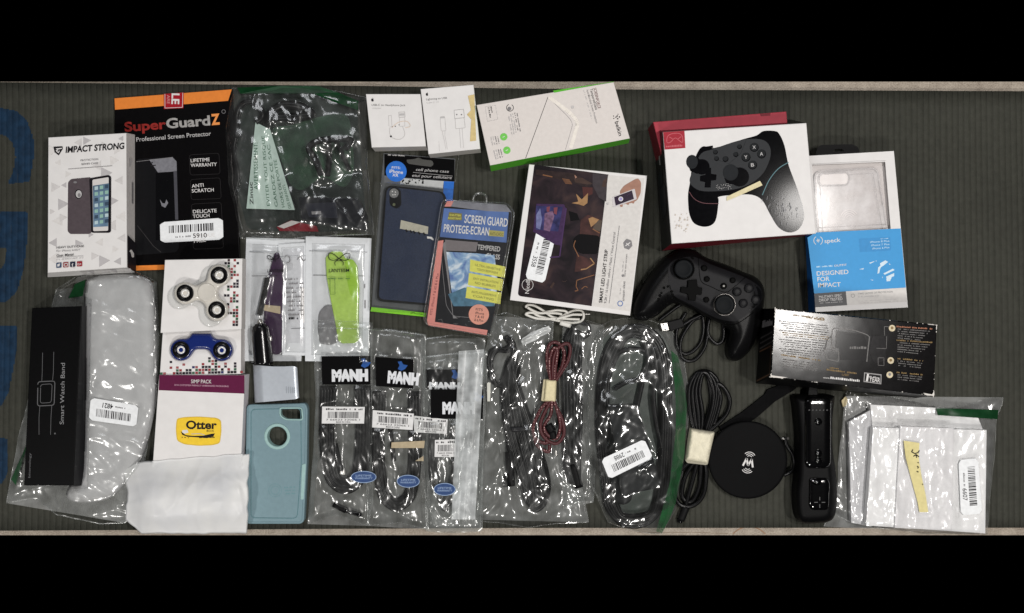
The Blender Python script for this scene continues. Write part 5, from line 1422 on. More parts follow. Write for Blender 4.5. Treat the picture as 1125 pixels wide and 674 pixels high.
# ------------------------------------------------------------------ bag of the wall charger, top row
GRN = M('green_bag_print', (20, 58, 32), .35, var=.25, vscale=90)
def charger_bag():
    P = Z(240, 85, 3.644)
    adq = P((318, 478), (560, 486), (590, 560), (590, 612), (330, 570))
    t = thing('zip_bag', 'crumpled clear bag with a green top strip over the black charger and French leaflet', 'bag', 330, 180, 0, 'clear zip bags')
    leaf = P((148, 180), (207, 210), (306, 532), (112, 526))
    hand = [P((x, y)) for x, y in ((412, 392), (388, 330), (362, 285), (400, 256), (470, 248), (530, 252), (505, 290))]
    cab1 = [P((x, y)) for x, y in ((78, 240), (72, 160), (92, 112), (130, 98), (166, 122), (176, 158), (150, 180))]
    cab2 = [P((x, y)) for x, y in ((200, 190), (214, 140), (262, 112), (330, 118), (372, 150), (300, 160), (214, 162))]
    F = Film([(255, 97), (300, 95), (345, 95), (402, 107)], [(402, 107), (404, 180), (411, 258)], [(264, 262), (300, 264), (350, 261), (411, 258)],
             [(255, 97), (247, 140), (249, 200), (264, 262)],
             [(sd_poly(adq), 22), (sd_caps(hand, 4), 20), (sd_caps(cab1, 2.6), 8), (sd_caps(cab2, 5), 11), (sd_poly(leaf), 6)], .6, 1.15, 41, thick=7, slope=.55, soft=8)
    F.build('bag_film', t, film_mat('crumpled_film', .10, gloss=.5, rough=.1))
    mb = MB(); F.edge(mb, .3, FILMH); mb.build('bag_seam', t)
    for nm, pts, mm in (('green_strip', ((74, 42), (250, 34), (400, 36), (480, 62), (560, 96), (558, 132), (480, 104), (380, 66), (200, 66), (88, 66)), F.m),
                        ):
        mb = MB(); poly(mb, P(*pts), GRN, mm); mb.build(nm, t)
    mb = MB(); poly(mb, rounded([(262, 108), (300, 102), (345, 103), (392, 116), (397, 180), (402, 240), (385, 254), (330, 256), (272, 252), (258, 200), (255, 140)], 6), M('dark_bag_back', (30, 38, 34), .5, spec=.2, var=.5, vscale=40), at(.35)); mb.build('dark_back_panel', t)
    mb = MB(); poly(mb, smooth_line(P((210, 215), (300, 190), (400, 160), (510, 150), (535, 250), (540, 380), (500, 440), (420, 400), (340, 450), (290, 430), (250, 330)), 4, True), film_mat('green_tint_panel', .24, gloss=.2, rough=.3, hcol=(.06, .17, .085)), at(2.2)); mb.build('green_back_panel', t)
    # leaflet
    mb = MB(); m = at(4.2)
    prism(mb, leaf, 4.2, 3.9, M('mint_paper', (176, 194, 186), .6, var=.05), bev=0)
    g = M('leaflet_green', (52, 92, 70), .6)
    f = lambda u, v: bil([leaf[3], leaf[0], leaf[1], leaf[2]], u, v)
    text(mb, 'AVERTISSEMENT:', P((158, 450)), P((156, 262)), 4.2, g, m, .03)
    text(mb, 'EVITER TOUT RISQUE', P((206, 515)), P((184, 235)), 3.3, g, m, .0); text(mb, "GARDEZ CE SAC", P((238, 518)), P((206, 270)), 3.3, g, m, .0)
    text(mb, 'HORS DE PORTEE', P((266, 520)), P((232, 330)), 3.2, g, m, .0); text(mb, 'DES ENFANTS', P((292, 524)), P((266, 430)), 3., g, m, .0)
    text(mb, 'Zinuc', P((140, 510)), P((136, 420)), 3.8, INK, m, .03)
    tag(mb.build('warning_leaflet', org=W(290, 190, 3.9)), 'pale mint leaflet with green French warning text inside the crumpled bag', 'leaflet')
    mb = MB(); K = M('adapter_dark', (20, 21, 26), .35, var=.12)
    c = thing('wall_charger', 'black wall charger block with cable and folded handle inside the crumpled bag', 'charger', *P((440, 530)), .3)
    prism(mb, rounded(adq, 3, 4), 21, .4, K, bev=1.5, smooth=True)
    mb.build('charger_block', c)
    mb = MB(); prism(mb, rounded(P((345, 505), (470, 500), (478, 565), (360, 560)), 2), 21.8, 20.8, M('adapter_panel', (34, 35, 44), .3), bev=.4); poly(mb, P((372, 538), (410, 536), (412, 548), (374, 550)), GREY, at(21.8)); mb.build('label_panel', c)
    mb = MB(); tube(mb, [(*p, 16-k*.5) for k, p in enumerate(hand)], 3.7, RUB, n=10); tube(mb, [(*P((440, 262)), 15), (*P((444, 330)), 10), (*P((436, 395)), 5)], 3.2, RUB, n=10); tube(mb, [(*P((470, 255)), 15), (*P((500, 320)), 10), (*P((525, 372)), 5)], 2.4, RUB, n=10)
    mb.build('folded_handle', c)
    mb = MB(); cable(mb, cab1, 3.4, CABLE, 4); mb.build('cable', c)
    mb = MB(); cable(mb, cab2, 5, CABLE, 5.5); mb.build('cable', c)
    mb = MB(); cable(mb, [P(p) for p in ((70, 240), (62, 300), (80, 400), (60, 480))], 2.2, CABLE, 3.4); mb.build('cable', c)
    mb = MB(); m = at(3.2)
    prism(mb, P((232, 600), (290, 572), (392, 596), (400, 618), (245, 616)), 3.2, .6, M('red_wrapper', (112, 24, 34), .4, var=.2), bev=.2)
    poly(mb, P((236, 598), (292, 574), (330, 580), (300, 592), (262, 606)), M('wrapper_white', (190, 184, 182), .4), m)
    tag(mb.build('snack_wrapper', org=W(326, 250, .6)), 'small red and white wrapper at the foot of the crumpled charger bag', 'wrapper')
charger_bag()

# ------------------------------------------------------------------ white bordered pouches
SILV = M('pouch_white_back', (206, 209, 212), .36, var=.05, vscale=70, bump=.35, bscale=120)
def pouch(label, q, h0, seed, contents, prints=None, rim=7.):
    t = thing('zip_pouch', label, 'pouch', *bil(q, .5, .5), h0, 'white bordered pouches')
    mb = MB(); prism(mb, q, h0+.3, h0, SILV, bev=0); mb.build('pouch_back', t)
    sd = inset(q, -rim if area2(q) < 0 else rim)
    F = Film([sd[0], sd[1]], [sd[1], sd[2]], [sd[3], sd[2]], [sd[0], sd[3]], contents, h0+.45, .55, seed, thick=1.6, wob=.2, soft=7)
    F.build('pouch_film', t, film_mat('pouch_film_mat', .10, tint=(.985, .985, .985), gloss=.5, rough=.14), bottom=False)
    mb = MB(); bd = M('pouch_border', (204, 207, 210), .4, var=.04, bump=.25, bscale=700)
    for i in range(4):
        a, b, c, d = q[i], q[(i+1) % 4], sd[(i+1) % 4], sd[i]
        mb.face([W(*a, h0+.5), W(*b, h0+.5), W(*c, h0+1.1), W(*d, h0+1.1)], bd)
    tube(mb, [(*bil(q, .06, .115), h0+1.6), (*bil(q, .94, .115), h0+1.6)], .55, bd, n=6, sm=1)
    mb.build('pouch_border', t)
    if prints:
        mb = MB(); prints(mb, F.m); mb.build('pouch_print', t)
    return t, F
def bug_logo(mb, c, s, m):
    for k in (-1, 1):
        line(mb, smooth_line([(c[0], c[1]-.1*s), (c[0]+k*.55*s, c[1]-.55*s), (c[0]+k*1.0*s, c[1]-.6*s), (c[0]+k*.95*s, c[1]-.1*s), (c[0]+k*.5*s, c[1]+.05*s), (c[0], c[1]-.1*s)], 4), .8, INK, m)
        line(mb, smooth_line([(c[0], c[1]-.1*s), (c[0]+k*.4*s, c[1]+.25*s), (c[0]+k*.35*s, c[1]+.55*s)], 4), .7, INK, m)
    line(mb, [(c[0]-.3*s, c[1]+.1*s), (c[0]+.3*s, c[1]+.1*s)], .7, INK, m)
def pouches():
    P = Z(260, 250, 4.494)
    # left: plum phone wallet and a black pen
    wal = rounded(P((168, 190), (185, 130), (205, 118), (232, 180), (222, 620), (196, 632), (130, 600), (140, 300)), 3, 4)
    pen = [P((152, 250)), P((134, 340)), P((114, 432))]
    q = [(270.5, 261), (337, 263.5), (331, 397), (266.5, 397)]
    t, F = pouch('white bordered pouch with the plum phone wallet, leftmost of the three', q, .2, 51, [(sd_poly(wal), 4.5), (sd_caps(pen, 3.2), 7.5)],
                 lambda mb, m: (line(mb, P((74, 240), (200, 238)), .5, INK, m), bug_logo(mb, P((180, 156)), 6, m), text(mb, 'LANTEEM', P((150, 222)), P((232, 222)), 3.2, INK, m, .03)))
    mb = MB(); prism(mb, wal, 4, 1, M('plum_fabric', (48, 26, 54), .7, var=.12, bump=.2, bscale=1500), bev=.8); poly(mb, P((134, 382), (216, 390), (216, 428), (134, 410)), M('tan_tape', (166, 152, 126), .6, var=.1), at(4.1))
    tag(mb.build('phone_wallet', org=W(302, 340, 1)), 'plum purple phone wallet with a tan tape patch in the leftmost white bordered pouch', 'wallet')
    c = thing('stylus_pen', 'black stylus pen lying along the plum wallet', 'pen', *pen[1], 1)
    mb = MB(); tube(mb, [(*p, 4.2) for p in pen], 3.1, RUB, n=12); mb.build('pen_barrel', c)
    mb = MB(); tube(mb, [(*P((155, 236)), 4.2), (*P((153, 252)), 4.2)], 1.3, METAL, n=8, sm=1); mb.build('pen_tip', c)
    # middle: folded leaflet
    q = [(305.6, 269), (337.5, 266.8), (338, 391), (310, 390.5)]
    def pm(mb, m):
        for i in range(9): dashes(mb, P((240+i*2, 260+i*22)), P((330, 258+i*22)), 2.0, GREY, m, 70+i, .75)
        line(mb, P((270, 500), (336, 498)), .5, INK, m); dashes(mb, P((258, 455)), P((305, 454)), 2.6, INK, m, 5)
        line(mb, smooth_line(P((236, 150), (245, 140), (262, 150), (262, 170), (246, 176))), .9, GREY, m)
        line(mb, smooth_line(P((300, 160), (315, 145), (330, 165), (345, 150))), .9, GREY, m)
    t, F = pouch('white bordered pouch with only a printed leaflet, squeezed between its two neighbours', q, 2.8, 52, [], pm, 3.4)
    mb = MB(); prism(mb, P((226, 110), (340, 104), (340, 570), (244, 572)), 3.6, 3.15, M('leaflet_paper', (196, 198, 202), .6), bev=0); poly(mb, P((318, 300), (340, 298), (340, 470), (316, 472)), WINK, at(3.6))
    tag(mb.build('printed_leaflet', org=W(324, 330, 3.1)), 'folded white leaflet seen through the middle white bordered pouch', 'leaflet')
    # right: lime wallet
    lime = rounded(P((438, 150), (468, 118), (518, 118), (534, 152), (574, 160), (594, 190), (604, 300), (600, 420), (604, 556), (585, 572), (520, 574), (500, 560), (486, 470), (462, 350), (444, 250)), 2, 3)
    oval = P((405, 420), (440, 380), (480, 390), (505, 450), (508, 560), (470, 582), (410, 575), (400, 500))
    q = [(335.8, 260), (408, 262), (404.5, 398), (335.2, 397)]
    def pr(mb, m):
        bug_logo(mb, P((506, 160)), 11.5, m); text(mb, 'LANTEEM', P((456, 222)), P((556, 220)), 3.6, INK, m, .03)
        line(mb, P((376, 236), (630, 240)), .5, INK, m); dashes(mb, P((450, 256)), P((560, 256)), 1.8, M('leaf_ink', (90, 120, 60), .5), m, 9)
        line(mb, P((462, 250), (486, 250), (486, 330), (462, 330), (462, 250)), .45, M('leaf_ink', (90, 120, 60), .5), m)
        line(mb, P((632, 280), (632, 300)), 1, GREY, m); line(mb, P((634, 360), (634, 400)), 1.2, GREY, m)
    t, F = pouch('white bordered pouch with the lime green phone wallet, rightmost of the three', q, 4.2, 53, [(sd_poly(lime), 8.4), (sd_poly(oval), 7)], pr)
    mb = MB(); prism(mb, lime, 7.8, 4.7, M('lime_fabric', (158, 190, 84), .6, var=.08, bump=.1), bev=.7)
    poly(mb, P((534, 152), (574, 160), (594, 190), (600, 380), (560, 330), (540, 240)), M('lime_dark', (140, 182, 48), .6), at(7.8))
    tag(mb.build('phone_wallet', org=W(376, 330, 4.7)), 'lime green phone wallet in the rightmost white bordered pouch', 'wallet')
    mb = MB(); prism(mb, rounded(oval, 4), 6.4, 4.7, M('grey_strap', (118, 118, 120), .6, var=.15), bev=.6)
    tag(mb.build('wrist_strap', org=W(362, 357, 4.7)), 'grey strap bundle beside the lime green wallet', 'strap')
pouches()

# ------------------------------------------------------------------ cable bags with a black header
def header_bag(label, top, right, bot, left, h0, seed, hq, tx, ovals, lab, coil, cr, extra=None, mat=None, lseed=1, over=()):
    t = thing('cable_bag', label, 'bag', *bil([top[0], top[-1], bot[-1], bot[0]], .5, .5), h0, 'cable bags with black headers')
    cont = [(sd_caps(c, cr+.6), h0+7.6) for c in coil]+[(sd_poly(hq), h0+5.5)]+list(over)
    F = Film(top, right, bot, left, cont, h0+.3, 1.05, seed, flats=[hq]+([lab] if lab else []), thick=3.5, slope=.6, wob=.7, soft=6)
    F.build('bag_film', t, mat or FILM, back=BACK)
    mb = MB(); F.edge(mb, .3, FILMH); mb.build('bag_seam', t)
    HB = M('header_black', (9, 9, 10), .45, var=.1)
    hm = F.flat(hq); mb = MB(); gridq(mb, hq, HB, hm, 14, 8)
    text(mb, tx[0], tx[1], tx[2], tx[3], M('header_white', (206, 208, 212), .5), hm, .085)
    BLU = M('header_blue', (40, 78, 140), .4)
    c = bil(hq, .9 if seed != 63 else .7, .26)
    poly(mb, [(c[0]-5, c[1]-5), (c[0]-1, c[1]-5.5), (c[0]+1, c[1]-2), (c[0]+6, c[1]-1), (c[0]+3, c[1]+3), (c[0]-1, c[1]+5), (c[0]-5, c[1]+3), (c[0]-3, c[1]-1)], BLU, hm)
    mb.build('printed_header', t)
    if lab:
        lm = F.flat(lab)
        mb = MB(); gridq(mb, lab, M('label_paper', (208, 208, 208), .5), lm, 12, 6)
        f = lambda u, v: bil(lab, u, v)
        dashes(mb, f(.06, .2), f(.95, .2), 2.2, INK, lm, lseed); bars(mb, [f(.14, .3), f(.88, .3), f(.88, .68), f(.14, .68)], INK, lm, lseed+4)
        text(mb, '7 66623 32066 1', f(.1, .82), f(.9, .82), 1.7, INK, lm, .02); text(mb, 'MADE IN CHINA', f(.34, .96), f(.68, .96), 1.8, INK, lm, .03)
        mb.build('barcode_label', t)
    for c, rx, ry, rot in ovals:
        lm = F.flat([(c[0]-rx, c[1]-ry), (c[0]+rx, c[1]-ry), (c[0]+rx, c[1]+ry), (c[0]-rx, c[1]+ry)]); mb = MB(); BO = M('oval_blue', (48, 70, 112), .45, var=.1); EO = M('oval_edge', (138, 158, 188), .45)
        disc(mb, c, rx, EO, lm, ry, rot=rot); disc(mb, c, rx-.7, BO, lm, ry-.7, rot=rot); ring_pts = None
        text(mb, 'LIFETIME', (c[0]-rx*.62, c[1]-.5), (c[0]+rx*.62, c[1]-.5), 2., EO, lm, .03); text(mb, 'WARRANTY', (c[0]-rx*.7, c[1]+2.4), (c[0]+rx*.7, c[1]+2.4), 2., EO, lm, .03)
        mb.build('oval_badge', t)
    if extra: extra(F, t)
    return t, F

def coil_cable(label, loops, r, h0, plugs=(), name='coiled_cable', mat=None, ties=()):
    t = thing(name, label, 'cable', loops[0][0][0], loops[0][0][1], h0, 'black cables' if mat is None else None)
    for k, lp in enumerate(loops):
        mb = MB(); cable(mb, [(p[0], p[1], p[2] if len(p) > 2 else h0+r+.1+(k % 3)*.45*r) for p in lp], r, mat or CABLE); mb.build('cable_loop', t)
    for (a, b, rr, mt) in plugs:
        mb = MB(); tube(mb, [(*a, h0+rr+.3), (*((a[0]+b[0])/2, (a[1]+b[1])/2), h0+rr+.3), (*b, h0+rr+.3)], rr, mt, n=10, sm=2, flat=.7); mb.build('plug', t)
    for (q, hh, mt) in ties:
        mb = MB(); pad(mb, q, hh, h0+.2, mt, 2.5); mb.build('tie', t)
    return t

def header_bags():
    A = Z(340, 335, 5.615); B = Z(335, 440, 4.495)
    # cables first
    def uloop(x0, x1, y0, yb, n, sp, tilt=0):
        out = []
        for k in range(n):
            d = k*sp; xm = (x0+x1)/2
            out.append([(x0+d, y0), (x0+d*.9-1, (y0+yb)/2), (x0+d+3, yb-24+d*.2), (x0+10+d, yb-8-d*.4), (xm, yb-d), (x1-10-d, yb-8-d*.4), (x1-3-d, yb-24+d*.2), (x1+1-d, (y0+yb)/2), (x1-d, y0)])
        return out
    la = uloop(354, 405, 424, 541, 5, 3.3)
    coil_cable('coiled black cable in the left black header bag', la, 2.6, .6, [(B((140, 512)), B((205, 545)), 3.4, RUB), (B((205, 545)), B((280, 568)), 2.6, RUBG), (B((150, 215)), B((180, 350)), 2.6, RUB)])
    lb = uloop(412, 460, 430, 560, 4, 3.3)
    coil_cable('coiled black cable in the middle black header bag', lb, 2.6, .6, [(B((420, 130)), B((440, 300)), 2.4, RUB)])
    lc = uloop(474, 504, 470, 560, 3, 3.4)
    coil_cable('coiled black cable in the low black header bag by the frosted strip', lc, 2.6, .6)
    mb = MB(); prism(mb, rounded(B((175, 340), (195, 345), (198, 368), (172, 366)), 1), 4, .5, M('plug_white', (214, 212, 206), .4), bev=.4); tag(mb.build('plug_cap', org=W(376, 519, .5)), 'tiny white plug cap inside the left black header bag', 'cap')
    # back bag (header half hidden)
    hq = A((735, 380), (925, 380), (925, 522), (735, 520))
    header_bag('clear cable bag lying behind the low header bag, its white lettering half hidden', [(462, 372), (500, 368), (533, 372)], [(533, 372), (532, 460), (530, 583)], [(468, 583), (500, 585), (530, 583)], [(462, 372), (466, 470), (468, 583)],
               .1, 61, A((722, 400), (925, 400), (925, 522), (722, 520)), ('MANH', A((738, 518)), A((930, 520)), 6.5), [], B((535, 76), (706, 95), (700, 166), (540, 158)), lc, 1.7, lseed=3)
    # left, middle, right
    header_bag('clear cable bag with a black header printed in white, leftmost of the header bags', [(344, 352), (380, 353), (409, 355)], [(409, 355), (408, 440), (410, 552), (404, 578)], [(338, 576), (370, 566), (404, 578)], [(344, 352), (347, 440), (341, 540), (338, 576)],
               .5, 62, A((74, 318), (376, 316), (376, 492), (78, 492)), ('MANH', A((138, 468)), A((362, 465)), 10.8), [(B((290, 379)), 14, 6.6, 0)], B((85, 31), (296, 33), (292, 115), (83, 115)), la, 1.7, lseed=1, over=[(sd_poly([(335.8, 260), (408, 262), (404.5, 398), (335.2, 397)]), 9.5)])
    def ex(F, t):
        mb = MB(); TT = M('tan_tape', (166, 152, 126), .6, var=.1); gridq(mb, B((428, 208), (592, 200), (588, 236), (426, 236)), TT, F.flat(B((428, 208), (592, 200), (588, 236), (426, 236))), 6, 3); mb.build('tape_strip', t)
        mb = MB(); poly(mb, B((545, 300), (585, 275), (586, 300)), TT, F.m); mb.build('tape_scrap', t)
        mb = MB()
        tube(mb, [(x, y, F.hgt(x, y)+.4) for x, y in [(349+i*5.6, 360.5+ (i/20)**2*7) for i in range(22)]], .7, FILMH, n=6); mb.build('zip_ridge', t)
    header_bag('clear cable bag with a black header and a tan tape strip near its middle', [(392, 360), (430, 362), (468, 368)], [(468, 368), (466, 450), (469, 582)], [(404, 578), (440, 574), (469, 582)], [(392, 360), (400, 450), (404, 578)],
               1.6, 63, A((410, 322), (643, 338), (640, 517), (410, 502)), ('MANH', A((480, 476)), A((672, 492)), 11.0), [(B((510, 400)), 12.6, 7, .02)], B((335, 49), (538, 66), (532, 147), (332, 134)), lb, 1.7, ex, lseed=2, over=[(sd_poly([(335.8, 260), (408, 262), (404.5, 398), (335.2, 397)]), 10.5)])
    def ex2(F, t):
        mb = MB(); FS = film_mat('frosted_strip', .55, gloss=.3, rough=.3, hcol=(.62, .65, .66), bump=.3)
        q = [(504, 386), (532, 384), (522, 571), (496, 571)]
        gridq(mb, q, FS, lambda x, y, dz=0: W(x, y, 13+2.*math.sin(x*.3+y*.02)+dz), 8, 30); o = mb.build('frosted_strip', t)
        mb = MB(); tube(mb, [(466, 399.5, 7), (485, 397.5, 8), (504, 397, 9)], .5, FILMH, n=6); mb.build('zip_ridge', t)
    header_bag('clear cable bag with a low black header under a frosted plastic strip', [(464, 392), (500, 388), (536, 386)], [(536, 386), (532, 480), (528, 584)], [(470, 584), (500, 586), (528, 584)], [(464, 392), (468, 490), (470, 584)],
               2.4, 64, A((748, 522), (1075, 522), (1070, 705), (748, 700)), ('MANH', A((820, 668)), A((1020, 668)), 10.8), [(B((690, 440)), 12, 7, 0)], B((642, 196), (746, 192), (746, 280), (640, 280)), lc, 1.7, ex2, lseed=4)
header_bags()

# ------------------------------------------------------------------ cables in the middle
def middle_cables():
    U = Z(520, 340, 5.186); L = Z(520, 460, 5.186)
    loops = []
    for k in range(7):
        d = k*2.9
        loops.append([(559+d*.6, 392+abs(k-2)*2.5), (553+d*.9, 425), (556+d*1.25, 470), (570+d*1.1, 520), (577+d*.9, 550-abs(k-3)*1), (587, 562-abs(k-2.5)*2.2), (599-d*.1, 552-abs(k-2)*1.5), (602-d*.5, 528), (592-d*.3, 490), (578-d*.25, 450), (566-d*.2, 415), (559+d*.6, 392+abs(k-2)*2.5)])
    coil_cable('long flat bundle of black cable folded inside the wide clear bag', loops, 3.1, .6,
               [(L((196, 130)), L((205, 190)), 2.6, RUB), (L((205, 190)), L((215, 385)), 4.6, RUB), (L((185, 330)), L((180, 390)), 2.4, RUB)],
               ties=[(L((205, 45), (330, 40), (340, 75), (215, 82)), 12, M('twist_tie', (40, 40, 42), .3))])
    lo = [[(p[0], p[1]) for p in (U((185, 150)), U((215, 190)), U((180, 225)), U((120, 225)), U((88, 270)), U((90, 340)), U((110, 410)), U((150, 420)), U((190, 350)), U((230, 240)), U((180, 160)))]]
    lo.append([(x+3.4, y+2.5) for x, y in lo[0]])
    coil_cable('small black cable loop above the folded bundle in the wide clear bag', lo, 2.2, .8)
    strands = [sd_caps([(p[0], p[1]) for p in lp], 2.6) for lp in loops]
    FM = film_mat('glossy_film', .085, gloss=.5, rough=.07)
    t = thing('cable_bag', 'wide crumpled clear bag over the folded black cable, beside the frosted strip', 'bag', 575, 460, 0)
    F = Film([(541, 347), (556, 343), (580, 352), (608, 352)], [(608, 352), (605, 420), (625, 480), (640, 540), (647, 574)], [(516, 571), (540, 574), (580, 580), (610, 576), (647, 574)], [(541, 347), (530, 400), (532, 470), (521, 530), (516, 571)],
             [(sd_caps([(564, 400), (570, 450), (580, 510), (589, 548)], 17), 9.2)]+[(sd_caps(lo[0], 3), 7.4)], .35, 1.15, 71, thick=4, slope=.5)
    F.build('bag_film', t, FM, back=BACK); mb = MB(); F.edge(mb, .3, FILMH); mb.build('bag_seam', t)
    mb = MB(); gridq(mb, U((78, 420), (98, 418), (96, 525), (80, 525)), M('white_scrap', (196, 196, 188), .5), F.m, 2, 6); mb.build('white_tab', t)
    # frosted twists of plastic near the mouth of the bag
    t = thing('plastic_scrap', 'twisted milky plastic scrap under the white cable', 'plastic', *U((350, 160)), 8)
    F2 = Film(U((280, 165), (330, 130), (430, 95)), U((430, 95), (442, 110), (438, 128)), U((282, 205), (330, 190), (438, 128)), U((280, 165), (272, 185), (282, 205)), [], 9.5, 1.1, 74, thick=3, wob=.8, ncr=16)
    F2.build('scrap_film', t, film_mat('milky_scrap', .5, gloss=.4, rough=.2))
    # red braided cable with tape
    BR = bpy.data.materials.new('red_braid'); BR.use_nodes = True
    nt = BR.node_tree; N = nt.nodes; LK = nt.links; b = N['Principled BSDF']
    tc = N.new('ShaderNodeTexCoord'); v = N.new('ShaderNodeTexVoronoi'); v.inputs['Scale'].default_value = 360; v.inputs['Randomness'].default_value = .25
    cr = N.new('ShaderNodeValToRGB'); cr.color_ramp.interpolation = 'LINEAR'; e = cr.color_ramp.elements
    e[0].position = .16; e[0].color = (.55, .32, .30, 1); e[1].position = .27; e[1].color = (.060, .006, .009, 1)
    LK.new(tc.outputs['Object'], v.inputs['Vector']); LK.new(v.outputs['Distance'], cr.inputs['Fac']); LK.new(cr.outputs['Color'], b.inputs['Base Color']); b.inputs['Roughness'].default_value = .55
    h = 3.
    lp = [[U(p) for p in ((445, 410), (424, 330), (420, 250), (436, 200), (470, 188), (505, 215), (518, 260), (500, 340), (462, 400))],
          [U(p) for p in ((455, 405), (452, 330), (462, 260), (490, 215), (535, 195), (552, 225), (540, 290), (500, 360), (470, 405))],
          [U(p) for p in ((440, 405), (432, 300), (455, 225), (480, 235), (470, 310), (462, 395))],
          [U((432, 520)), U((390, 560)), U((350, 640)), L((340, 60)), L((352, 110)), L((400, 140)), L((440, 130))],
          [U((442, 522)), U((410, 580)), L((385, 20)), L((388, 80)), L((430, 130)), L((480, 140)), L((515, 90)), L((510, 20)), U((480, 570)), U((455, 522))],
          [U((448, 520)), U((440, 600)), L((405, 40)), L((420, 90)), L((470, 115)), L((495, 60)), U((490, 620)), U((462, 525))],
          [L((345, 100)), L((362, 150)), L((400, 180)), L((430, 188)), L((434, 150))]]
    c = coil_cable('red braided cable folded and wrapped with cream tape', lp, 1.95, 9.2, [(L((425, 35)), L((450, 75)), 4.6, RUB), (L((450, 75)), L((456, 115)), 4.0, RUB), (L((470, 180)), L((474, 215)), 1.6, METAL)], name='braided_cable', mat=BR)
    mb = MB(); q = U((410, 398), (475, 402), (470, 530), (400, 524)); pad(mb, q, 16, 9.4, CREAM, 3, 2); mb.build('tape_wrap', c)
    mb = MB(); prism(mb, U((400, 400), (416, 400), (402, 525), (386, 520)), 12, 9.4, M('tape_dim', (176, 168, 140), .6, var=.1), bev=.3); mb.build('tape_wrap', c)
    # straight black cables in a narrow bag
    lo = []
    for k in range(6):
        x = 619+k*3.6
        lo.append([(628+k*1.6, 357+k*1.5+ (8 if k == 0 else 0)), (624+k*3.2, 375), (x, 400), (x+1, 460), (x+1-k*.4, 510), (628+k*1.6, 531)])
    lo.append([(640, 372), (647, 366), (645, 357), (634, 355), (624, 366), (618, 385)])
    coil_cable('straight black cables side by side in the narrow clear bag', lo, 2.5, .6, [((619, 384), (624, 368), 3.2, RUB), ((629, 510), (636, 536), 5, RUB), ((630.5, 515), (632, 528), 1., METAL)])
    t = thing('cable_bag', 'narrow clear bag of straight black cables right of the red cable', 'bag', 636, 450, 0)
    F = Film([(619, 353), (636, 350), (664, 358)], [(664, 358), (657, 430), (655, 500), (652, 552)], [(619, 560), (634, 552), (652, 552)], [(619, 353), (614, 420), (616, 500), (619, 560)], [(sd_caps([(p[0], p[1]) for p in l_], 2.6), 7.8) for l_ in lo], .4, 1.2, 72, thick=4, slope=.5)
    F.build('bag_film', t, FM, back=BACK); mb = MB(); F.edge(mb, .3, FILMH); mb.build('bag_seam', t)
    # thin white cable, folded
    Wz = Z(570, 330, 13.475); WC = M('white_cable', (206, 204, 198), .45, var=.03)
    lp = [[Wz(p) for p in ((640, 275), (500, 250), (380, 170), (250, 90), (150, 70), (105, 95), (150, 120), (260, 220), (420, 270), (560, 300), (760, 335), (900, 320), (955, 270), (955, 190), (900, 150), (800, 160), (700, 205), (600, 255))],
          [Wz(p) for p in ((900, 285), (760, 280), (600, 270), (420, 280), (260, 270), (130, 225), (105, 205), (160, 185), (300, 195), (440, 170), (560, 150), (680, 160), (720, 190))],
          [Wz(p) for p in ((640, 210), (560, 195), (420, 190), (300, 190), (200, 150), (130, 110))],
          [Wz(p) for p in ((560, 280), (700, 240), (800, 215), (900, 215), (940, 215))]]
    coil_cable('thin white cable folded into a flat bundle below the light strip box', [[(x, y, 7.+k*1.3) for x, y in l_] for k, l_ in enumerate(lp)], 1.35, 5.5, [(Wz((610, 335)), Wz((770, 380)), 2.6, WC), (Wz((960, 207)), Wz((1065, 207)), .5, METAL)], mat=WC)
middle_cables()

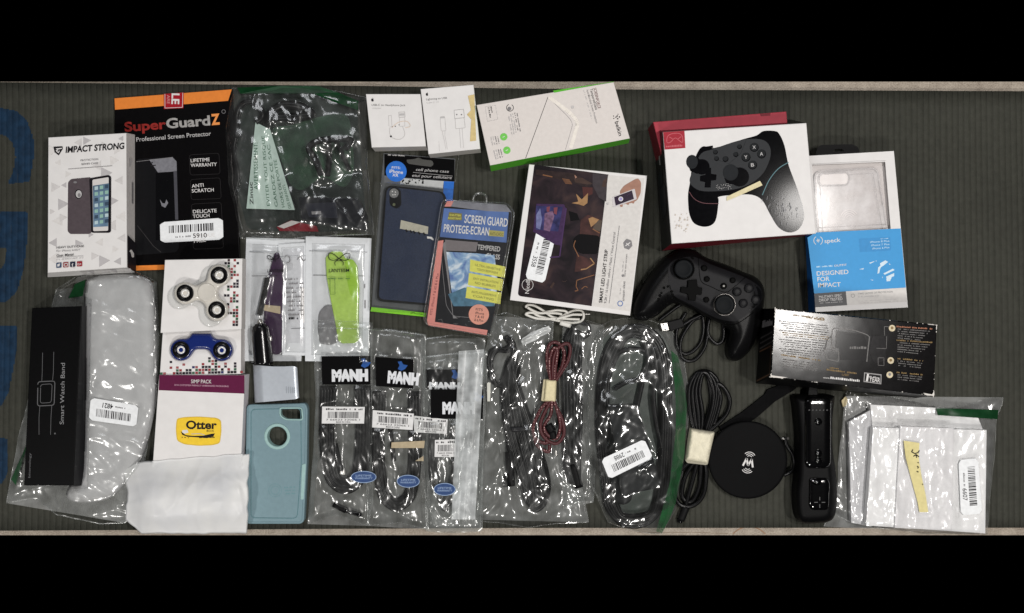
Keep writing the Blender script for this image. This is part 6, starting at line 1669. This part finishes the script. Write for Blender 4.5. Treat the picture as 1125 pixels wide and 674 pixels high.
def power_bag():
    U = Z(640, 345, 5.39); L = Z(640, 465, 5.39)
    K = M('adapter_black', (22, 24, 25), .4, var=.1)
    brick = [U((160, 545)), U((335, 540)), L((470, 395)), L((215, 400))]
    brick = [(668.5, 447), (701, 446), (727, 536), (684, 545)]
    t = thing('power_adapter', 'black power adapter brick with a long looped cord in the green edged bag', 'power adapter', 697, 495, .3)
    mb = MB(); prism(mb, rounded(brick, 3, 4), 26, .5, K, bev=2, smooth=True); mb.build('adapter_brick', t)
    loops = []
    for k in range(5):
        d = k*2.6
        loops.append([(664+d, 540), (657+d, 480), (658+d, 420), (668+d, 380+d), (690, 360+d), (714-d*.5, 362+d), (731-d, 385+d*.4), (736-d, 430), (735-d, 500), (730-d, 550), (712, 575-d), (686, 577-d), (668+d, 560-d*.4), (664+d, 540)])
    loops.append([U((190, 445)), U((260, 405)), U((350, 385)), U((420, 340)), U((380, 230)), U((270, 210)), U((160, 270)), U((110, 380)), U((110, 480))])
    loops.append([(700, 447), (706, 420), (712, 395), (706, 372), (697, 360)])
    loops.append([U((330, 100)), U((380, 140)), U((420, 220)), U((440, 350)), U((420, 480)), L((440, 10)), L((470, 150))])
    for k, lp in enumerate(loops):
        mb = MB(); cable(mb, [(x, y, 3+ (k % 4)*1.7) for x, y in lp], 2.7, CABLE); mb.build('cord', t)
    mb = MB(); lathe(mb, *L((240, 430)), [(10, 1), (10, 13), (7, 16), (.1, 16)], K, n=20); mb.build('plug_head', t)
    mb = MB(); prism(mb, rounded(L((165, 330), (250, 310), (300, 420), (190, 470)), 3), 18, 1, K, bev=1.5); mb.build('plug_body', t)
    GB = M('dark_green_bag_back', (24, 40, 30), .4, spec=.3, var=.3, vscale=60)
    mb = MB(); poly(mb, rounded([(660, 372), (690, 358), (728, 366), (742, 400), (744, 500), (734, 560), (712, 580), (680, 576), (660, 545), (654, 450)], 10), GB, at(.35)); back = mb
    t = thing('zip_bag', 'clear bag with green right edge over the power adapter, sticker numbered 2988', 'bag', 700, 470, 0, 'clear zip bags')
    sq = L((110, 215), (365, 95), (418, 205), (158, 333))
    F = Film([(656, 360), (672, 352), (705, 349), (738, 362)], [(738, 362), (752, 396), (758, 440), (752, 510), (742, 560), (727, 587)], [(668, 574), (690, 582), (710, 586), (727, 587)], [(656, 360), (645, 395), (646, 460), (648, 530), (668, 574)],
             [(sd_poly(brick), 26.4)]+[(sd_caps([(p[0], p[1]) for p in lp], 2.8), 10.5) for lp in loops], .4, 1.2, 81, flats=[sq], thick=6, slope=.6)
    F.build('bag_film', t, film_mat('glossy_film')); mb = MB(); F.edge(mb, .3, FILMH); mb.build('bag_seam', t)
    mb = MB(); GT = film_mat('green_tint_edge', .55, gloss=.35, rough=.15, hcol=(.02, .10, .035), bump=.6)
    back.build('green_back_panel', t)
    g1 = [(737, 385), (745, 392), (755, 440), (752, 500), (741, 560), (727, 586), (721, 584), (736, 530), (743, 470), (742, 430)]
    n = 12; R = resample(g1[1:6], n); Lq = resample([g1[0], g1[9], g1[8], g1[7], g1[6]], n)
    dz = lift(mb); vs = []; fs = []
    for i in range(n):
        for j in range(4): x, y = Lq[i]*(1-j/3)+R[i]*j/3; vs.append(F.m(x, y, dz))
    for i in range(n-1):
        for j in range(3): fs.append((i*4+j, (i+1)*4+j, (i+1)*4+j+1, i*4+j+1))
    mb.raw(vs, fs, GT, True); mb.build('green_edge', t)
    q = [sq[2], sq[3], sq[0], sq[1]]
    sticker(t, q, F.flat(q), '2988', 15)
power_bag()

# ------------------------------------------------------------------ right side
def gamepad():
    P = Z(690, 265, 4.647)
    t = thing('game_controller', 'black game controller lying face up in front of its boxed twin', 'game controller', 770, 335, 0)
    out = smooth_line(P((216, 66), (262, 44), (335, 44), (400, 84), (500, 120), (590, 158), (645, 180), (682, 215), (698, 265), (690, 345), (672, 440), (640, 530), (592, 592), (545, 614), (508, 596), (500, 540), (518, 470), (492, 432), (400, 388), (330, 352), (250, 318), (205, 332), (150, 380), (92, 406), (45, 400), (25, 372), (38, 300), (98, 190), (176, 92)), 4, True)
    f = sd_poly(out)
    K = M('pad_black', (11, 11, 12), .36, spec=.35, var=.15, vscale=400, bump=.05, bscale=2500)
    mb = MB(); D = dome(9, 29, 15); puff(mb, f, (690, 270, 845, 402), D, 2, K, 1.1); mb.build('controller_body', t)
    FP = M('pad_face', (27, 27, 29), .45, spec=.3, var=.08, bump=.04, bscale=2500)
    hz = 29.05
    face = smooth_line(P((212, 120), (255, 90), (340, 82), (420, 118), (520, 156), (600, 188), (660, 225), (684, 262), (680, 305), (640, 350), (580, 395), (540, 410), (470, 400), (400, 370), (330, 330), (250, 290), (215, 250), (205, 180)), 3, True)
    hf = lambda x, y: max(float(D(np.array([max(0., float(f(np.array([x]), np.array([y]))[0]))]))[0]), 9)
    m = lambda x, y, dz=0: W(x, y, hf(x, y)+.35+dz)
    mb = MB()
    # the face plate follows the dome: fan of rings towards its middle
    c = np.mean(np.array(face), axis=0); vs = []; fs = []; n = len(face); R = 9
    for k in range(R+1):
        for p in face:
            q = np.array(p)*(1-k/R)+c*(k/R); vs.append(m(q[0], q[1]))
    for k in range(R):
        for i in range(n): j = (i+1) % n; fs.append((k*n+i, k*n+j, (k+1)*n+j, (k+1)*n+i))
    mb.raw(vs, fs, FP, True); mb.build('face_plate', t)
    mb = MB(); gr = M('pad_groove', (8, 8, 8), .6)
    def grv(pts, name='seam'):
        mb = MB(); tube(mb, [(x, y, hf(x, y)+.3) for x, y in smooth_line(pts, 4)], .42, gr, n=6, sm=1); mb.build(name, t)
    grv(P((358, 84), (364, 160), (375, 208), (420, 232), (495, 262), (540, 236), (606, 180)))
    grv(P((212, 225), (240, 290), (330, 335), (410, 385), (500, 425), (560, 420), (640, 365)))
    RG = M('stick_ring', (92, 90, 88), .25, metal=.6, var=.1)
    for (x, y, r) in ((284, 142, 52), (493, 325, 54)):
        px, py = P((x, y)); r = r/4.647
        mb = MB(); lathe(mb, px, py, [(r+.9, hz-.5), (r+.9, hz+1.2), (r+.2, hz+1.7), (r-.8, hz+1.2), (r-.8, hz-.5)], RG if y > 200 else gr, n=32); st = mb.build('stick_socket', t)
        mb = MB(); lathe(mb, px, py, [(r*.5, hz), (r*.55, hz+6), (r*.86, hz+8), (r*.9, hz+9.5), (r*.8, hz+10.2), (r*.62, hz+9.6), (r*.3, hz+9.3), (.05, hz+9.2)], M('stick_rubber', (20, 22, 24), .5, bump=.05, bscale=2000), n=32); mb.build('thumb_stick', t)
    dp = P((306, 200), (352, 196), (356, 232), (380, 240), (376, 276), (350, 272), (345, 306), (310, 300), (304, 270), (268, 262), (272, 232), (304, 236))
    a = math.radians(14); ctr = np.mean(np.array(dp), axis=0)
    mb = MB(); prism(mb, rounded(dp, 1.), hz+3.2, hz-1, gr, bev=.6, smooth=True); mb.build('direction_pad', t)
    BT = M('pad_button', (22, 22, 24), .42, spec=.3)
    for x, y, r in ((618, 241, 24), (557, 259, 23), (651, 300, 23), (589, 318, 23), (389, 139, 16), (403, 194, 15), (535, 201, 15), (400, 300, 15), (489, 230, 16)):
        px, py = P((x, y)); r = r/4.647; hh = hf(px, py)
        mb = MB(); lathe(mb, px, py, [(r, hh-.6), (r, hh+1.8), (r*.8, hh+2.5), (r*.4, hh+2.7), (.05, hh+2.7)], BT if r > 4 else gr, n=20); mb.build('button', t)
    mb = MB(); disc(mb, P((489, 230)), 1.1, M('lamp_dot', (150, 148, 144), .4), lambda x, y, dz=0: W(x, y, hf(x, y)+3.0+dz), n=10); mb.build('indicator', t)
    rnd = random.Random(3)
    # bubbled grip pattern: small raised dots on the left handle
    mb = MB()
    for i in range(22):
        x, y = rnd.uniform(150, 235), rnd.uniform(190, 330)
        if x+y < 390 or x-y > 0: continue
        px, py = P((x, y))
        if f(np.array([px]), np.array([py]))[0] < 3: continue
        r = rnd.uniform(1., 2.2); hh = hf(px, py); lathe(mb, px, py, [(r, hh-.3), (r*.8, hh+.35), (.05, hh+.5)], gr, n=8)
    if mb.v: o = mb.build('grip_dots', t); o['kind'] = 'stuff'
    # its cable
    C = Z(725, 330, 8.99)
    lp = [[C(p) for p in ((420, 150), (430, 280), (400, 420), (320, 510), (240, 530), (175, 470), (160, 360), (180, 260), (260, 120))],
          [C(p) for p in ((480, 160), (470, 330), (440, 470), (360, 580), (280, 600), (215, 560), (200, 440), (230, 340), (320, 210), (400, 170))],
          [C(p) for p in ((490, 180), (470, 300), (500, 380), (560, 430), (610, 410), (630, 330), (620, 220))],
          [C(p) for p in ((-10, 200), (70, 140), (150, 80), (210, 40))],
          [C(p) for p in ((200, 270), (300, 200), (380, 160), (460, 120))]]
    for k, l_ in enumerate(lp):
        mb = MB(); cable(mb, [(x, y, 2.4+k*.9) for x, y in l_], 2.0, CABLE); mb.build('cord', t)
    mb = MB(); prism(mb, rounded(C((75, 215), (215, 180), (250, 260), (105, 310)), 1.5), 9, 1, RUB, bev=1); pl = mb.build('usb_plug', t)
    mb = MB(); prism(mb, C((5, 232), (72, 222), (92, 296), (24, 306)), 7, 2, METAL, bev=.3); 
    for x, y in ((30, 245), (44, 290)): poly(mb, C((x, y-7), (x+12, y-9), (x+14, y+5), (x+2, y+7)), INK, at(7)); 
    mb.build('usb_contact', pl)
gamepad()

def round_things():
    R = Z(735, 395, 3.457)
    t = thing('wireless_charger', 'round black wireless charging pad with a white wave logo', 'charging pad', 822, 505, 0)
    c = R((299, 382)); mb = MB(); K = M('pad_matte_black', (9, 9, 10), .6, spec=.2, var=.1, bump=.04, bscale=3000)
    lathe(mb, *c, [(42.2, .3), (43.4, 2), (43.4, 8), (42.2, 9.2), (40.5, 9.5), (.1, 9.5)], K, n=72, sx=1., sy=.985); mb.build('pad_disc', t)
    mb = MB(); m = at(9.5); cx, cy = R((302, 392)); a = math.radians(10)
    rt = lambda x, y: (cx+x*math.cos(a)-y*math.sin(a), cy+x*math.sin(a)+y*math.cos(a))
    for k in range(3):
        r = 3.+k*2.
        for s in (-1, 1):
            ctr = rt(0, s*4.6); ring(mb, ctr, r, .75, WINK, m, (-90 if s < 0 else 90)-52+10, (-90 if s < 0 else 90)+52+10, 10)
    line(mb, [rt(-5.5, 4.5), rt(-2.8, -4.2), rt(0, 3.5), rt(2.8, -4.2), rt(5.5, 4.5)], 2., WINK, m)
    mb.build('wave_logo', t)
    mb = MB(); cable(mb, [R(p) for p in ((440, 295), (448, 330), (468, 360), (476, 395), (466, 425), (436, 440))], 2.1, CABLE, 5); mb.build('cord', t)
    mb = MB(); tube(mb, [(*R((424, 301)), 5), (*R((455, 300)), 5)], 1.5, METAL, n=8, sm=2); mb.build('plug', t)
    # strap
    mb = MB(); ST = M('woven_strap', (11, 11, 12), .8, spec=.2, var=.2, bump=.4, bscale=1800)
    prism(mb, R((192, 256), (278, 200), (362, 134), (374, 114), (440, 90), (505, 88), (474, 118), (404, 160), (336, 220), (254, 276), (208, 298)), 3., .4, ST, bev=.4)
    tag(mb.build('wrist_strap', org=W(830, 447, .4)), 'black woven strap running up from the charging pad to the glossy black box', 'strap')
    # bundle with tape
    lp = []
    for k in range(4):
        d = k*13
        lp.append([R(p) for p in ((98+d*.6, 275), (80+d*1.2, 200), (76+d, 110+d*.3), (105+d*.6, 55), (150-d*.1, 48+d*.4), (186-d*.7, 90+d), (180-d*.6, 180), (150-d*.5, 275))])
    lp.append([R(p) for p in ((150, 275), (190, 240), (222, 200), (230, 150), (205, 105), (180, 95), (196, 150), (170, 250))])
    lp.append([R(p) for p in ((84, 385), (40, 430), (20, 500), (40, 550), (90, 556), (130, 515), (142, 440), (138, 390))])
    lp.append([R(p) for p in ((95, 390), (60, 450), (50, 520), (85, 540), (115, 480), (122, 390))])
    lp.append([R(p) for p in ((110, 380), (92, 450), (70, 530), (60, 575))])
    t = coil_cable('black cable bundle wound with a wide cream tape band, left of the charging pad', lp, 2.5, .2, [(R((66, 560)), R((45, 612)), 4.2, RUB), (R((46, 600)), R((40, 620)), 3., RUBG)], name='taped_cable')
    mb = MB(); TW = M('cream_tape_band', (214, 208, 186), .5, var=.08, vscale=140, bump=.5, bscale=260)
    q = R((82, 262), (174, 276), (148, 398), (62, 384)); pad(mb, q, 16, .6, TW, 5, 5, .9); mb.build('tape_band', t)
    mb = MB(); prism(mb, R((62, 384), (64, 360), (130, 375), (148, 398), (140, 402), (70, 394)), 8, 5, M('tape_tail', (150, 146, 132), .5), bev=.3); mb.build('tape_tail', t)
round_things()

def remote():
    R = Z(860, 420, 4.086)
    t = thing('game_remote', 'long black game remote with a glossy face in a rubber sleeve', 'remote', 895, 505, 0)
    out = smooth_line(P_ := [R(p) for p in ((48, 62), (100, 56), (170, 54), (226, 60), (232, 80), (222, 170), (222, 290), (238, 400), (244, 500), (236, 590), (210, 625), (150, 634), (90, 632), (60, 600), (52, 500), (62, 400), (64, 250), (52, 120))], 4, True)
    mb = MB(); f = sd_poly(out); K = M('sleeve_rubber', (11, 11, 12), .5, spec=.3, var=.12, bump=.05, bscale=1800)
    puff(mb, f, (868, 428, 925, 580), dome(12, 30, 9), .3, K, 1.1); mb.build('rubber_sleeve', t)
    mb = MB(); top = rounded([R(p) for p in ((100, 78), (128, 66), (190, 66), (218, 80), (216, 370), (196, 388), (112, 388), (100, 368))], 3, 5)
    G = M('piano_black', (7, 7, 8), .09, spec=.7, coat=.5, var=.1, bump=.08, bscale=60)
    puff(mb, sd_poly(top), (883, 435, 915, 517), dome(31, 34.5, 8), 29, G, 1.); fp = mb.build('glossy_face', t)
    mb = MB(); lo = rounded([R(p) for p in ((118, 430), (200, 430), (212, 450), (208, 560), (196, 575), (130, 575), (116, 555))], 3, 5)
    puff(mb, sd_poly(lo), (887, 523, 914, 563), dome(30.5, 33, 6), 29, G, 1.); lf = mb.build('glossy_face', t)
    d = M('remote_mark', (62, 62, 62), .4); m = at(34.4)
    mb = MB()
    for k in range(6): poly(mb, [R((x, y)) for x, y in ((116+k*16, 124), (122+k*16, 123), (122+k*16, 128), (116+k*16, 129))], d, m)
    mb.build('led_marks', fp)
    c = R((166, 540)); mb = MB(); m = at(33.2)
    for dx, dy in ((1, 0), (-1, 0), (0, 1), (0, -1)): line(mb, [(c[0]+dx*2.2, c[1]+dy*2.2), (c[0]+dx*6, c[1]+dy*6)], .7, M('remote_cross', (90, 90, 90), .4), m)
    mb.build('cross_mark', lf)
    mb = MB(); lathe(mb, *R((155, 450)), [(3.6, 32.6), (3.4, 33.8), (.1, 34.2)], G, n=20, sx=1.3); mb.build('button', lf)
    for y in (178, 320, 355):
        mb = MB(); lathe(mb, *R((160, y)), [(4.2, 34), (3.9, 35.2), (.1, 35.6)], G, n=20); mb.build('button', fp)
    mb = MB(); prism(mb, rounded([R(p) for p in ((118, 20), (155, 20), (158, 62), (112, 62))], 1), 16, 6, RUB, bev=.8); mb.build('strap_loop', t)
remote()

def paper_bag():
    P = Z(905, 420, 3.918)
    big = P((212, 195), (702, 206), (696, 652), (182, 618))
    left = P((108, 170), (228, 105), (205, 622), (118, 606))
    WP = M('white_paper', (232, 231, 231), .55, var=.03, vscale=60, bump=.05)
    mb = MB(); prism(mb, big, 18, 10, WP, bev=.5)
    tag(mb.build('white_carton', org=W(1018, 520, 9)), 'wide flat white carton on top inside the bag at the lower right', 'box')
    mb = MB(); prism(mb, P((330, 190), (560, 198), (552, 640), (305, 628)), 20.4, 18.3, M('white_paper_fold', (222, 221, 222), .55, var=.03), bev=.4); tag(mb.build('paper_sheet', org=W(1015, 520, 20.3)), 'folded white paper strip under the cream tape in the lower right bag', 'paper')
    mb = MB(); prism(mb, P((200, 96), (520, 112), (660, 140), (690, 215), (212, 220)), 9.8, .8, WP, bev=.4); tag(mb.build('white_carton', org=W(995, 465, .8)), 'white carton peeking out at the top of the lower right bag', 'box')
    mb = MB(); prism(mb, left, 8, .8, M('white_paper_grey', (196, 196, 198), .55), bev=.4); tag(mb.build('paper_sheet', org=W(948, 520, .8)), 'greyish paper sheet along the left side of the lower right bag', 'paper')
    t = thing('zip_bag', 'clear bag of white cartons with a green strip, cream tape and sticker 6607', 'bag', 1015, 515, 0, 'clear zip bags')
    sq = P((580, 336), (664, 328), (682, 566), (590, 573))
    F = Film(P((95, 60), (112, 12), (190, 55), (300, 66), (430, 95), (540, 112), (640, 92), (720, 66), (772, 66)), P((772, 66), (768, 95), (745, 150), (738, 300), (715, 500), (704, 656)), P((0, 622), (30, 560), (110, 600), (180, 622), (420, 650), (704, 656)), P((95, 60), (82, 160), (62, 350), (60, 450), (0, 622)),
             [(sd_poly(big), 18.6), (sd_poly(P((330, 190), (560, 198), (552, 640), (305, 628))), 21), (sd_poly(left), 9), (sd_poly(P((200, 96), (520, 112), (660, 140), (690, 215), (212, 220))), 10.4)], .5, 1.3, 91, flats=[sq, P((345, 250), (412, 260), (450, 560), (410, 562))], thick=4, slope=.8)
    F.build('bag_film', t, film_mat('paper_bag_film', .09, tint=(.985, .985, .987), gloss=.5, rough=.11), back=BACK); mb = MB(); F.edge(mb, .35, FILMH); mb.build('bag_seam', t)
    mb = MB(); gridq(mb, P((484, 112), (752, 120), (748, 160), (490, 142)), GRN, F.m, 12, 3); mb.build('green_strip', t)
    mb = MB(); n = 14; Lr = resample(P((344, 252), (352, 320), (372, 400), (405, 520), (412, 560)), n); Rr = resample(P((412, 262), (408, 320), (420, 400), (438, 480), (450, 560)), n)
    YT = M('yellow_masking_tape', (206, 195, 140), .55, var=.07, bump=.1); vs = []; fs = []
    for i in range(n):
        for j in range(4): x, y = Lr[i]*(1-j/3)+Rr[i]*j/3; vs.append(F.m(x, y, .15))
    for i in range(n-1):
        for j in range(3): fs.append((i*4+j, (i+1)*4+j, (i+1)*4+j+1, i*4+j+1))
    mb.raw(vs, fs, YT, True); tp = mb.build('masking_tape', t)
    mb = MB(); mm = lambda x, y, dz=0: F.m(x, y, .3+dz)
    for pts in (((384, 290), (378, 300), (392, 308), (406, 304), (412, 294)), ((386, 320), (398, 312), (410, 322)), ((398, 314), (400, 326)), ((404, 346), (409, 348)), ((402, 362), (408, 366), (404, 372)), ((400, 384), (408, 388)), ((424, 438), (427, 442))):
        line(mb, P(*pts), 1.1, INK, mm)
    mb.build('marker_scrawl', tp)
    q = [sq[0], sq[1], sq[2], sq[3]]; sticker(t, [sq[1], sq[2], sq[3], sq[0]], F.flat(sq), '6607', 19)
    mb = MB(); prism(mb, rounded(P((76, 80), (95, 60), (104, 75), (100, 100), (84, 108)), 1), 4, 1, M('tape_end', (190, 176, 140), .6), bev=.3); mb.build('tape_end', t)
paper_bag()
